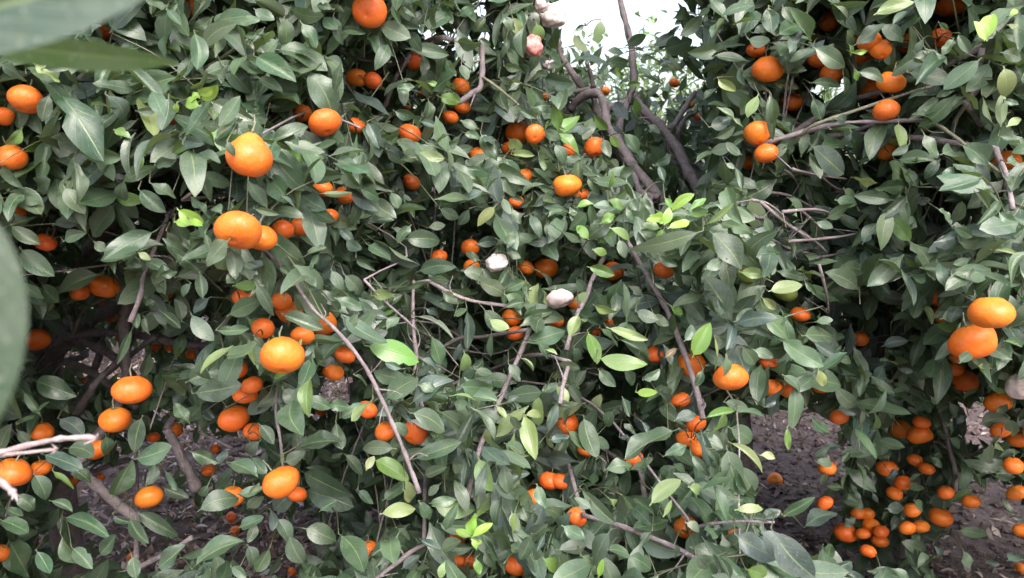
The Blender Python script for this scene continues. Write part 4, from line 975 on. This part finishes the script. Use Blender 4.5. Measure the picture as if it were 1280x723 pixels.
lit = Leaves()
DRY = [(.22, .15, .14), (.33, .24, .23), (.50, .39, .38), (.13, .085, .08), (.62, .51, .48), (.26, .18, .14), (.40, .29, .28)]
N_LIT = 44000
for i in range(N_LIT):
    y = 1.6 + 5.2 * RNG.random() ** 1.2
    x = RNG.uniform(-1.0, 1.0) * (0.9 + y * 0.78)
    if x > 0.35 and RNG.random() < 0.6: continue
    a = RNG.uniform(0, 2 * math.pi)
    L = RNG.uniform(.022, .062)
    lit.add((x, y, float(ground_z(x, y)) + RNG.uniform(.003, .022)), (math.cos(a), math.sin(a), RNG.normal(0, .25)),
            (RNG.normal(0, .4), RNG.normal(0, .4), 1), L, L * RNG.uniform(.3, .5), 6, RNG.uniform(-.5, .5))
    lit.C[-1] = np.array(DRY[RNG.integers(len(DRY))]) * RNG.uniform(.7, 1.5) * (.62 if x > .35 else 1.2)  # sunlit patches are put into the colour: paler litter left, darker right
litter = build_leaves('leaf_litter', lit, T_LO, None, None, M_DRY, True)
tag(litter, 'dry pinkish brown fallen leaves covering the soil', 'leaf litter', kind='stuff')

# crumbs of soil
oct_v = np.array([(1, 0, 0), (-1, 0, 0), (0, 1, 0), (0, -1, 0), (0, 0, 1), (0, 0, -1), (.6, .6, .5), (-.6, .6, .5), (.6, -.6, .5), (-.6, -.6, .5)], float)
oct_f = [(0, 6, 4), (6, 2, 4), (2, 7, 4), (7, 1, 4), (1, 9, 4), (9, 3, 4), (3, 8, 4), (8, 0, 4), (0, 2, 6), (2, 1, 7), (1, 3, 9), (3, 0, 8), (2, 0, 5), (1, 2, 5), (3, 1, 5), (0, 3, 5)]
V = []; F = []
for i in range(9000):
    y = 1.9 + 4.2 * RNG.random(); x = RNG.uniform(-.5, 1.0) * (0.8 + y * 0.75)
    s = 0.004 + 0.022 * RNG.random() ** 2.5
    p = oct_v * s * RNG.uniform(.6, 1.3, 3) * RNG.uniform(.75, 1.25, (10, 1))
    a = RNG.uniform(0, 6.28); ca, sa = math.cos(a), math.sin(a)
    p = np.stack([p[:, 0] * ca - p[:, 1] * sa, p[:, 0] * sa + p[:, 1] * ca, p[:, 2] * .8], -1) + (x, y, float(ground_z(x, y)) + s * .3)
    F += [tuple(k + 10 * i for k in f) for f in oct_f]; V.append(p)
clods = link(bpy.data.objects.new('soil_clods', np_mesh('soil_clods', np.vstack(V), F, None, False, M_SOIL)))
tag(clods, 'loose crumbs and small clods of soil between the fallen leaves', 'soil', kind='stuff')

# ------------------------------------------------------------------ the three trees in front
TREES = {}
for key, base, lab in (
    ('L', P(72, 470, 2.25), 'mandarin tree at the left with its dark trunk and tangled limbs showing through the leaves'),
    ('C', P(915, 470, 2.35), 'dense mandarin tree filling the middle, under the sky gap with bent grey limbs'),
    ('R', P(1140, 470, 2.45), 'mandarin tree at the right beyond the soil gap, with long bare twigs at the top')):
    o = empty('mandarin_tree', (float(base[0]), float(base[1]), 0.0))
    tag(o, lab, 'tree', 'mandarin trees of the front row')
    TREES[key] = o
bpy.context.view_layer.update()

def own(o, root):
    """parent without moving the mesh, which is built in world coordinates"""
    o.parent = root
    o.matrix_parent_inverse = Matrix.Translation(root.location).inverted()
    return o

def gpt(p): return np.array([p[0], p[1], -0.03])
b1 = P(58, 480, 2.3); b2 = P(905, 420, 2.3); b3 = P(1135, 470, 2.45)
TRUNK = {
 'L': ([gpt(b1) + (.03, .02, 0), b1, P(83, 418, 2.27), P(102, 362, 2.3), P(150, 270, 2.35), P(205, 150, 2.4), P(245, 30, 2.4)], [.052, .042, .038, .036, .028, .02, .012]),
 'C': ([gpt(b2) + (.05, .05, 0), P(925, 620, 2.4), b2, P(895, 330, 2.2), P(876, 243, 2.05)], [.055, .045, .036, .026, .016]),
 'R': ([gpt(b3) + (.04, .03, 0), b3, P(1128, 390, 2.4), P(1170, 250, 2.2), P(1235, 120, 1.9), P(1280, -30, 1.8)], [.05, .04, .034, .028, .02, .012])}
extra = {
 'L': [([P(83, 418, 2.27), P(150, 380, 2.2), P(240, 330, 2.0), P(330, 250, 1.75), P(420, 120, 1.7)], [.022, .02, .016, .012, .007]),
       ([P(75, 440, 2.27), P(20, 330, 2.2), P(-60, 200, 2.1), P(-120, 60, 2.0)], [.022, .018, .014, .008])],
 'C': [([P(905, 420, 2.3), P(840, 300, 2.1), P(824, 249, 1.87), P(791, 207, 1.9)], [.022, .017, .012, .011]),
       ([P(905, 440, 2.3), P(800, 380, 2.2), P(690, 300, 2.1), P(600, 180, 2.0), P(560, 60, 1.95)], [.026, .022, .018, .013, .008]),
       ([P(912, 470, 2.32), P(780, 520, 2.1), P(640, 520, 1.9), P(520, 480, 1.75), P(430, 430, 1.7)], [.022, .018, .015, .011, .007])],
 'R': [([P(1128, 390, 2.4), P(1060, 260, 2.1), P(1000, 190, 1.7), P(967, 176, 1.45)], [.02, .016, .011, .006]),
       ([P(1132, 420, 2.4), P(1200, 400, 2.1), P(1300, 350, 1.8), P(1400, 300, 1.7)], [.02, .016, .012, .008])]}
wood = {k: Tubes() for k in 'LCR'}
nodes = {k: [] for k in 'LCR'}
for k in 'LCR':
    wood[k].add(*TRUNK[k], sides=12, wob=.07)
    for pts, rr in extra[k]: wood[k].add(pts, rr, sides=9, wob=.07)
    for pts, rr in [TRUNK[k]] + extra[k]:
        pts = np.array(pts)
        for i in range(len(pts) - 1):
            for t in np.linspace(0, 1, 6): nodes[k].append(pts[i] * (1 - t) + pts[i + 1] * t)
    nodes[k] = np.array([q for q in nodes[k] if q[2] > 0.35])

def connect(k, p, r, tubes, wig=.06):
    """a side branch from the nearest wood of tree k to the point p"""
    nd = nodes[k]
    dd = np.linalg.norm(nd - p, axis=1) + 0.25 * np.maximum(0, nd[:, 2] - p[2])
    cand = np.argsort(dd)[:16 if r < .0017 else 4]
    q = nd[RNG.choice(cand)]
    L = np.linalg.norm(q - p)
    m1 = q + (p - q) * .35 + (0, .07, 0) + RNG.normal(0, wig * L, 3) + (0, 0, .06 * L)
    m2 = q + (p - q) * .7 + (0, .09, 0) + RNG.normal(0, wig * L, 3) + (0, 0, .05 * L)
    if r < .004:                                                   # thin twigs keep out of the openings
        t = np.linspace(0, 1, 9)[:, None]
        x, y, _ = proj(np.vstack([q + (m1 - q) * t, m1 + (m2 - m1) * t, m2 + (p - m2) * t]))
        for g in list(SEE) + [(800, 140, 120, 110, 1)]:
            if g[4] >= .5 and ((((x - g[0]) / g[2]) ** 2 + ((y - g[1]) / g[3]) ** 2) < 1).any(): return
    tubes.add([q, m1, m2, p], [r * 1.35, r * 1.2, r * 1.1, r], 6)

for q in branches:
    t = Tubes()
    t.add(q['pts'], q['rad'], 9 if q['name'] == 'limb' else 7, .10)
    # short stubs and spurs along the branch
    for j in range(max(1, len(q['px']) // 2)):
        i = RNG.integers(0, len(q['pts']) - 1); u = RNG.random()
        s = q['pts'][i] * (1 - u) + q['pts'][i + 1] * u
        dv = nrm(RNG.normal(0, 1, 3)) * RNG.uniform(.02, .06)
        t.add([s, s + dv * .5 + RNG.normal(0, .004, 3), s + dv], [q['rad'][i] * .45, q['rad'][i] * .3, .0006], 5)
    o = t.build(q['name'], M_BARK if (q['name'] != 'twig' or RNG.random() < .6) else M_TWIG)
    own(o, TREES[q['tree']])
    connect(q['tree'], q['pts'][0], float(q['rad'][0]) * .9, wood[q['tree']])
for i, ln in enumerate(TANGLE.strip().splitlines()):
    pp = np.array([[float(v) for v in q.split(',')] for q in ln.split()])
    d = tang_d[i] + np.linspace(0, .06, len(pp))
    t = Tubes()
    r = np.linspace(2.0, 1.0, len(pp)) * 1.5 / FPX
    pts = P(pp[:, 0], pp[:, 1], d)
    t.add(pts, r, 6, .12)
    for j in range(2):
        s = pts[RNG.integers(0, len(pts))]
        dv = nrm(RNG.normal(0, 1, 3)) * RNG.uniform(.03, .07)
        t.add([s, s + dv * .5, s + dv], [.0011, .0009, .0005], 5)
    o = t.build('twig', M_BARK)
    own(o, TREES['C' if pp[0, 0] < 945 else 'R'])
dead = Tubes()
for d0, d1, (r0, r1), pp in DEAD:
    pp = np.array([[float(v) for v in q.split(',')] for q in pp.split()])
    t = np.linspace(0, 1, len(pp)); dv = d0 + (d1 - d0) * t
    pts = P(pp[:, 0], pp[:, 1], dv)
    dead.add(pts, (r0 + (r1 - r0) * t) * dv / FPX, 9, .14)
    for j in range(3):
        dv2 = nrm(RNG.normal(0, 1, 3)) * RNG.uniform(.004, .010)
        dead.add([pts[-1], pts[-1] + dv2], [.0012, .0006], 5)
q0 = P(-40, 576, .62)
dead.add([q0, P(-160, 560, .9), P(-200, 500, 1.5), P(20, 440, 2.2)], [.004, .006, .009, .012], 8)
o = dead.build('dead_twig', M_DEAD); tag(o, 'pale pinkish dead twig sticking in from the left'); own(o, TREES['L'])

# ------------------------------------------------------------------ leafy shoots one can point to
hand = []
ox = oy = 0; sc_ = 1
for ln in LEAFDATA.strip().splitlines():
    if ln[0] == '@':
        ox, oy, sc_ = map(float, ln[1:].split(',')); continue
    for q in ln.split():
        v = list(map(float, q.split(',')))
        hand.append((ox + v[0] / sc_, oy + v[1] / sc_, ox + v[2] / sc_, oy + v[3] / sc_, v[4] / sc_, int(v[5])))
clusters = []
for h in hand:
    lime = h[5] == 2
    best = None
    for c in clusters:
        if c['lime'] != lime or len(c['l']) >= (7 if not lime else 5): continue
        dd = math.hypot(c['x'] - h[0], c['y'] - h[1])
        if dd < 44 and (best is None or dd < best[0]): best = (dd, c)
    if best: 
        c = best[1]; c['l'].append(h); k = len(c['l'])
        c['x'] += (h[0] - c['x']) / k; c['y'] += (h[1] - c['y']) / k
    else: clusters.append(dict(x=h[0], y=h[1], l=[h], lime=lime))
VIEW_UP = np.array([0, 0, 1.0])
for c in clusters:
    lv = Leaves(); st = Tubes()
    dl = D1(c['x'], c['y'])
    root_d = dl + .05
    root = P(c['x'] + RNG.normal(0, 8), c['y'] + RNG.normal(0, 8), root_d + .03)
    for (bx, by, tx, ty, w, tone) in c['l']:
        lp = math.hypot(tx - bx, ty - by)
        dm = D1((bx + tx) / 2, (by + ty) / 2) - RNG.uniform(.03, .14)
        # leaves read as lying over a fruit hang in front of it, those beside it stand behind
        for t in (.15, .4, .65, .9):
            x, y = bx + (tx - bx) * t, by + (ty - by) * t
            for q in fruits + rotten:
                if q['r'] < 7: continue
                dist = math.hypot(q['x'] - x, q['y'] - y)
                if dist < .72 * q['r']: dm = min(dm, q['d'] - q['R'] * .9 - .015)
        mid = ((bx + tx) / 2, (by + ty) / 2)
        for q in fruits + rotten:
            if q['flag' if 'flag' in q else 'r'] != '' and 'flag' in q: continue
            ds = [math.hypot(q['x'] - (bx + (tx - bx) * t), q['y'] - (by + (ty - by) * t)) for t in (.1, .3, .5, .7, .9)]
            if .72 * q['r'] <= min(ds) < q['r'] + w * .5: dm = max(dm, q['d'] + q['R'] * .2)
        if tone in (2, 3): dm -= .07
        g = float(ground_depth(max(by, ty))) * .95
        dm = min(dm, g)
        lr = lp * dm / FPX
        if lr > .105: dm *= max(.75, .105 / lr); lr = lp * dm / FPX
        tilt = RNG.uniform(-.55, .35) * lr
        B = P(bx, by, dm + .5 * -tilt); T = P(tx, ty, dm + .5 * tilt)
        a = T - B; L = float(np.linalg.norm(a)); a = a / L
        cam_dir = nrm(CAM - (B + T) / 2)
        n0 = nrm(cam_dir - (cam_dir @ a) * a); s0 = np.cross(n0, a)
        rho = abs(RNG.normal(0, .42)); rho = min(rho, .95)
        sg = 1 if (s0[2] > 0) else -1
        if RNG.random() < .22: sg = -sg
        nn = n0 * math.cos(rho) + sg * s0 * math.sin(rho)
        W = min(w * dm / FPX / max(math.cos(rho), .75), .54 * L)
        if tone == 4: nn = -nn
        lv.add(B, a, nn, L * 1.06, W * 1.03, tone)
        root_b = root * .55 + B * .45 + (0, .01, .008)
        st.add([root, root_b, B], [.0015, .0012, .0009], 5, .05)
    o = build_leaves('young_shoot' if c['lime'] else 'leafy_shoot', lv, T_HI, None, st)
    if c['lime']: o['label'] = 'young lime green shoot'
    k = tree_of(c['x']); own(o, TREES[k])
    if RNG.random() < .2: connect(k, root, .0015, wood[k], .07)

# ------------------------------------------------------------------ the rest of the crowns, shoot by shoot
def fill(n_shoots, t_lo, t_hi, pw, tones, hi_stems, xr=(-190, 1470), yr=(-250, 790), k=9, size=.078):
    px = RNG.uniform(*xr, n_shoots); py = RNG.uniform(*yr, n_shoots)
    d0 = D(px, py)
    d = d0 + t_lo + (t_hi - t_lo) * RNG.random(n_shoots) ** pw
    base = P(px, py, d)
    out = np.array([0, -1.0, .15]) + RNG.normal(0, .35, (n_shoots, 3))
    sd = nrm(out * .5 + np.array([0, 0, 1.0]) * RNG.uniform(-.8, .6, (n_shoots, 1)) + RNG.normal(0, .5, (n_shoots, 3)))
    ln = RNG.uniform(.10, .22, n_shoots)
    ph0 = RNG.uniform(0, 6.28, n_shoots)
    e1 = nrm(np.cross(sd, np.array([.3, .2, .93]))); e2 = np.cross(sd, e1)
    tone_s = RNG.choice(len(tones), n_shoots, p=[t[1] for t in tones])
    rec = []
    for i in range(k):
        u = (i + .5) / k
        pos = base + sd * (ln * u)[:, None] - np.array([0, 0, 1.0]) * (ln * u ** 2 * .25)[:, None]
        ang = ph0 + i * 2.4
        rad = np.cos(ang)[:, None] * e1 + np.sin(ang)[:, None] * e2
        a = nrm(sd * (.35 + .5 * u) + rad * .85 + np.array([0, 0, -.35]) + RNG.normal(0, .15, (n_shoots, 3)))
        nn = nrm(np.array([0, -.62, .70]) + .25 * sd + RNG.normal(0, .36, (n_shoots, 3)))
        L = np.clip(RNG.normal(size, .014, n_shoots), .035, .105) * (1.0 - .25 * (u > .8))
        rec.append((pos, a, nn, L))
    ok_shoot = np.zeros(n_shoots, int)
    keep = []
    for (pos, a, nn, L) in rec:
        kp = np.ones(n_shoots, bool)
        for t in (.2, .6, 1.0):
            q = pos + a * (L * t)[:, None]
            x, y, dd = proj(q)
            kp &= keep_leaf(x, y, dd, d0) if t == .6 else keep_leaf(x, y, dd, d0 - .06)
            kp &= q[:, 2] > (.12 if t_hi > .5 else .08)
            kp &= dd > .7
        keep.append(kp); ok_shoot += kp
    good = ok_shoot >= 2
    px_e = px + RNG.normal(0, 18, n_shoots)
    which = np.array([tree_of(x) for x in px_e])
    for i, (pos, a, nn, L) in enumerate(rec):
        m = np.where(keep[i] & good)[0]
        for j in m:
            tn = tones[tone_s[j]][0]
            CR[which[j]].add(pos[j], a[j], nn[j], L[j], L[j] * RNG.uniform(.34, .47), tn)
    sx, sy, sd_ = proj(base + sd * (ln * .6)[:, None])
    ok_stem = keep_leaf(sx, sy, sd_, d0)
    for u in (-.15, .3, 1.0):
        q = proj(base + sd * (ln * u)[:, None]); ok_stem &= keep_leaf(q[0], q[1], q[2], d0)
    for j in np.where(good & ok_stem)[0]:
        p0 = base[j]; p1 = p0 + sd[j] * ln[j] * .5 - (0, 0, ln[j] * .06); p2 = p0 + sd[j] * ln[j] - (0, 0, ln[j] * .25)
        if hi_stems: ST[which[j]].add([p0 - sd[j] * .03, p1, p2], [.0016, .0013, .0008], 4, .05)
        if RNG.random() < hi_stems * .05 and p0[2] > .3: connect(which[j], p0, .0016, wood[which[j]], .08)

CR = {k: Leaves() for k in 'LCR'}; ST = {k: Tubes() for k in 'LCR'}
DEEP = {k: Leaves() for k in 'LCR'}
fill(3000, -.02, .22, 1.0, [(0, .46), (1, .38), (5, .13), (3, .01), (7, .02)], 1)
fill(2700, .15, .60, 1.0, [(0, .60), (1, .16), (5, .24)], 1)
FRONT, CR = CR, DEEP
# the left tree leans out over the viewer; its near leaves are the blurred ones
wood['L'].add([P(245, 30, 2.4), (-1.1, 1.75, 2.35), (-.95, 1.1, 2.4), (-.8, .5, 2.35)], [.014, .012, .009, .005], 8)
for i in range(40):
    c = np.array([RNG.uniform(-1.9, -.15), RNG.uniform(.25, 1.5), RNG.uniform(2.1, 2.6)])
    for j in range(7):
        L = RNG.uniform(.05, .09)
        CR['L'].add(c + RNG.normal(0, .05, 3), nrm(RNG.normal(0, 1, 3) + (0, 0, -.4)), nrm((0, 0, 1) + RNG.normal(0, .4, 3)), L, L * .45, 0)
fill(4200, .45, 1.25, 1.0, [(0, .45), (1, .40), (5, .15)], 0, size=.074)
fill(3000, 1.1, 1.9, 1.0, [(0, .45), (1, .40), (5, .15)], 0, size=.076)
for k in 'LCR':
    own(build_leaves('crown', FRONT[k], T_MID, None, ST[k], more=[(DEEP[k], T_LO)]), TREES[k])
    own(wood[k].build('trunk', M_BARK), TREES[k])

# ------------------------------------------------------------------ fruit
def fruit_mesh(name, seed, nu, nv, neck=0.0, lump=.03, oblate=.84, segs=0.012):
    r = np.random.default_rng(seed)
    th = np.linspace(0, np.pi, nv); ph = np.linspace(0, 2 * np.pi, nu, endpoint=False)
    T, PH = np.meshgrid(th, ph, indexing='ij')
    x = np.sin(T) * np.cos(PH); y = np.sin(T) * np.sin(PH); z = np.cos(T)
    R = np.ones_like(T)
    for i in range(5):
        dvec = nrm(r.normal(0, 1, 3)); f = r.uniform(1.5, 3.5); p = r.uniform(0, 6.28)
        R += lump * .6 * np.sin(f * (x * dvec[0] + y * dvec[1] + z * dvec[2]) + p)
    R += segs * np.cos(10 * PH + r.uniform(0, 6)) * np.sin(T) ** .5 * np.exp(-((T - .35) / .5) ** 2)
    R -= .12 * np.exp(-(T / .20) ** 2) - .05 * np.exp(-((T - .45) / .2) ** 2)
    R -= .14 * np.exp(-((np.pi - T) / .17) ** 2)
    zz = z * oblate * R + neck * np.exp(-(T / .38) ** 2)
    V = np.stack([x * R, y * R, zz], -1)
    V = V[1:-1].reshape(-1, 3)
    top = np.array([[0, 0, oblate * .9 + neck]]); bot = np.array([[0, 0, -oblate * .86]])
    m = nv - 2
    F = []
    for i in range(m - 1):
        for j in range(nu):
            F.append((i * nu + j, (i + 1) * nu + j, (i + 1) * nu + (j + 1) % nu, i * nu + (j + 1) % nu))
    a = m * nu; b_ = a + 1
    for j in range(nu):
        F.append((a, j, (j + 1) % nu)); F.append((b_, (m - 1) * nu + (j + 1) % nu, (m - 1) * nu + j))
    return np_mesh(name, np.vstack([V, top, bot]), F, None, True, M_PEEL)
F_HI = [fruit_mesh('mandarin', s, 44, 26, oblate=.72 + .05 * (s % 3), lump=.05 + .025 * (s % 2)) for s in range(6)]
F_LO = [fruit_mesh('mandarin', s + 20, 24, 14, oblate=.74 + .05 * (s % 3), lump=.045) for s in range(4)]
F_NECK = fruit_mesh('mandarin', 99, 44, 30, neck=.34, oblate=.82)
def calyx_mesh():
    V = [(0, 0, .02)]; n = 10
    for j in range(n):
        a = 2 * math.pi * j / n; r = .25 if j % 2 == 0 else .12
        V.append((r * math.cos(a), r * math.sin(a), -.035 if j % 2 == 0 else .0))
    for j in range(n):
        a = 2 * math.pi * j / n; r = .25 if j % 2 == 0 else .12
        V.append((r * math.cos(a) * .9, r * math.sin(a) * .9, -.06))
    F = [(0, 1 + j, 1 + (j + 1) % n) for j in range(n)] + [(1 + j, 11 + j, 11 + (j + 1) % n, 1 + (j + 1) % n) for j in range(n)]
    return np_mesh('calyx', V, F, None, False, M_CALYX)
ME_CALYX = calyx_mesh()
_v, _f, _a, _b = tube_arrays([(0, 0, -.02), (.06, .02, .35), (.03, .08, .55), (-.02, .12, .75)], [.055, .045, .04, .035], 7)
ME_STALK = np_mesh('stalk', _v, _f.tolist() + _a.tolist() + _b.tolist(), None, True, M_TWIG)
HUE = {0: (.78, .185, .018), 1: (.78, .165, .02), -1: (.80, .235, .016), 2: (.34, .42, .13)}
def orient(o, axis, spin):
    z = Vector(axis).normalized()
    q = z.to_track_quat('Z', 'Y')
    o.rotation_mode = 'QUATERNION'
    from mathutils import Quaternion
    o.rotation_quaternion = q @ Quaternion((0, 0, 1), spin)
for i, q in enumerate(fruits):
    small = q['r'] < 10
    neck = q['label'].startswith('large mandarin with a pointed neck')
    me = F_NECK if neck else (F_LO[i % 4] if small else F_HI[i % 6])
    o = link(bpy.data.objects.new('mandarin', me))
    p = P(q['x'], q['y'], q['d'])
    R = q['R']
    if q['flag'] == 'g': p[2] = float(ground_z(p[0], p[1])) + R * .8
    o.location = p
    s = R * (1.0 + RNG.normal(0, .02))
    o.scale = (s, s, s * RNG.uniform(.94, 1.04))
    ax = np.array([0, .25, 1.0]) + RNG.normal(0, .26, 3)
    ax[1] = max(ax[1], 0.0)
    if 'navel' in q['label']: ax = np.array([.15, .85, .55])
    if neck: ax = np.array([.12, .1, 1.0])
    if 'green calyx' in q['label']: ax = np.array([.05, -.25, 1.0])
    if q['flag'] == 'g': ax = RNG.normal(0, 1, 3)
    orient(o, ax, RNG.uniform(0, 6.28))
    c = np.array(HUE[q['hue']]) * RNG.uniform(.92, 1.06) * (1, RNG.uniform(.80, 1.22), 1)
    o.color = (*c, 1)
    grp = 'fallen mandarins on the ground' if q['flag'] == 'g' else 'mandarins hanging in the trees'
    tag(o, q['label'], 'mandarin', grp)
    if not small:
        top = .86 if not neck else 1.14
        cx = link(bpy.data.objects.new('calyx', ME_CALYX), o); cx.location = (0, 0, top * me.vertices[len(me.vertices) - 2].co.z / (.9 if not neck else 1.05))
        cx.location = (0, 0, me.vertices[len(me.vertices) - 2].co.z + .0)
        if q['flag'] != 'g':
            sk = link(bpy.data.objects.new('stalk', ME_STALK), o); sk.location = cx.location

for i, q in enumerate(rotten):
    r = np.random.default_rng(200 + i)
    me = fruit_mesh('rotten_mandarin', 300 + i, 40, 26, lump=.11, oblate=.86 if i in (0, 3) else .75, segs=.05)
    co = np.array([v.co[:] for v in me.vertices])
    for kk in range(14):                                            # shrivelled, wrinkled skin
        dv = nrm(r.normal(0, 1, 3)); co *= (1 + .022 * np.sin(r.uniform(5, 13) * (co @ dv) + r.uniform(0, 6)))[:, None]
    me.vertices.foreach_set('co', co.astype(np.float32).ravel())
    me.materials.clear(); me.materials.append(M_MOULD); me.update()
    o = link(bpy.data.objects.new('rotten_mandarin', me))
    o.location = P(q['x'], q['y'], q['d']); s = q['R']
    sh = (1.0, .9, 1.15) if i in (0, 2, 5) else ((1.15, .8, .75) if i == 4 else (1, 1, 1))
    o.scale = tuple(s * v for v in sh)
    o.rotation_euler = (r.normal(0, .3), r.normal(0, .3), r.uniform(0, 6))
    o.color = (*q['col'], 1)
    tag(o, q['label'], 'rotten mandarin', 'mouldy mandarins in the trees')
    sk = link(bpy.data.objects.new('stalk', ME_STALK), o); sk.location = (0, 0, me.vertices[len(me.vertices) - 2].co.z)

# ------------------------------------------------------------------ trees of the next row, seen through the gaps
def back_tree(x, y, h, r, label, seed):
    rg = np.random.default_rng(seed)
    root = empty('mandarin_tree', (x, y, 0)); tag(root, label, 'tree', 'mandarin trees of the row behind')
    tb = Tubes()
    tb.add([(0, 0, -.05), (.03, 0, .4), (0, .04, .8)], [.07, .06, .05], 9)
    lv = Leaves()
    for i in range(9):
        a = rg.uniform(0, 6.28); e = np.array([math.cos(a) * r * .8, math.sin(a) * r * .8, rg.uniform(.9, h * .95)])
        tb.add([(0, .02, rg.uniform(.5, .8)), e * .5 + (0, 0, .25), e], [.03, .02, .006], 7)
    for i in range(1000):
        v = nrm(rg.normal(0, 1, 3)); rr = rg.uniform(.35, 1.0) ** .5
        c = np.array([v[0] * r * rr, v[1] * r * rr, h * .56 + v[2] * h * .46 * rr]) + rg.normal(0, .08, 3)
        if c[2] < .2: continue
        for j in range(8):
            a = nrm(v + rg.normal(0, .8, 3) + (0, 0, -.3)); L = rg.uniform(.05, .09)
            lv.add(c + rg.normal(0, .05, 3), a, nrm(v * .5 + (0, 0, .7) + rg.normal(0, .4, 3)), L, L * .47, int(rg.choice([0, 1, 1, 7, 7, 3])))
    o = tb.build('trunk', M_BARK); o.parent = root
    o = build_leaves('crown', lv, T_LO); o.parent = root
back_tree(1.15, 6.2, 2.42, 1.3, 'bright mandarin tree far behind, in the gap beside the bent grey limbs', 1)
back_tree(-.75, 6.4, 2.5, 1.2, 'mandarin tree far behind, seen in the small gaps at top centre', 2)
back_tree(-3.2, 6.0, 2.1, 1.2, 'mandarin tree far behind, seen low between the tangled limbs at left', 3)
back_tree(3.0, 6.3, 2.2, 1.2, 'mandarin tree far behind, seen between the bare twigs at upper right', 4)

# ------------------------------------------------------------------ out of focus leaves right in front of the viewer
def near_leaf(root, bx, by, tx, ty, w, d0, d1, tone, roll, label, curl=.05):
    lv = Leaves(); lv.calm = True
    B = P(bx, by, d0); T = P(tx, ty, d1); a = T - B; L = float(np.linalg.norm(a)); a /= L
    cd = nrm(CAM - (B + T) / 2); n0 = nrm(cd - (cd @ a) * a); s0 = np.cross(n0, a)
    nn = n0 * math.cos(roll) + s0 * math.sin(roll)
    lv.add(B, a, nn, L, w * d0 / FPX, tone, curl)
    o = build_leaves('leaf', lv, leaf_template(24, 9)); o['label'] = label
    return own(o, root), B
sp1 = empty('citrus_sprig', tuple(P(-260, -40, .22))); tag(sp1, 'out of focus sprig of two leaves very close at the top left corner', 'sprig', 'blurred leaves close to the viewer')
bpy.context.view_layer.update()
_, B1 = near_leaf(sp1, -230, 70, 245, -62, 122, .19, .20, 8, .25, 'broad grey green blurred leaf')
_, B2 = near_leaf(sp1, -60, 50, 222, 84, 48, .29, .30, 9, -.55, 'narrow bright green blurred leaf')
t = Tubes(); t.add([P(-330, -60, .26), P(-250, 30, .22), P(-225, 70, .195)], [.0016, .0014, .001], 7); t.add([P(-250, 30, .222), P(-120, 50, .235), P(-60, 50, .29)], [.0013, .0011, .0009], 7)
t.add([P(-330, -60, .26), (-.33, .27, 1.66), (-.40, .36, 1.86), (-.58, .40, 2.12), (-.80, .50, 2.35)], [.0015, .0017, .002, .0024, .003], 7)
own(t.build('stem', M_TWIG), sp1)
sp2 = empty('citrus_sprig', tuple(P(-70, 240, .2))); tag(sp2, 'out of focus grey green leaf hanging very close at the left edge', 'sprig', 'blurred leaves close to the viewer')
bpy.context.view_layer.update()
_, B3 = near_leaf(sp2, -38, 225, -26, 560, 120, .18, .185, 8, -.2, 'grey green blurred leaf')
t = Tubes(); t.add([P(-38, 225, .18), P(-60, 150, .185), (-.19, .20, 1.58), (-.27, .32, 1.80), (-.50, .36, 2.08), (-.80, .50, 2.35)], [.001, .0011, .0013, .0016, .002, .003], 7)
own(t.build('stem', M_TWIG), sp2)
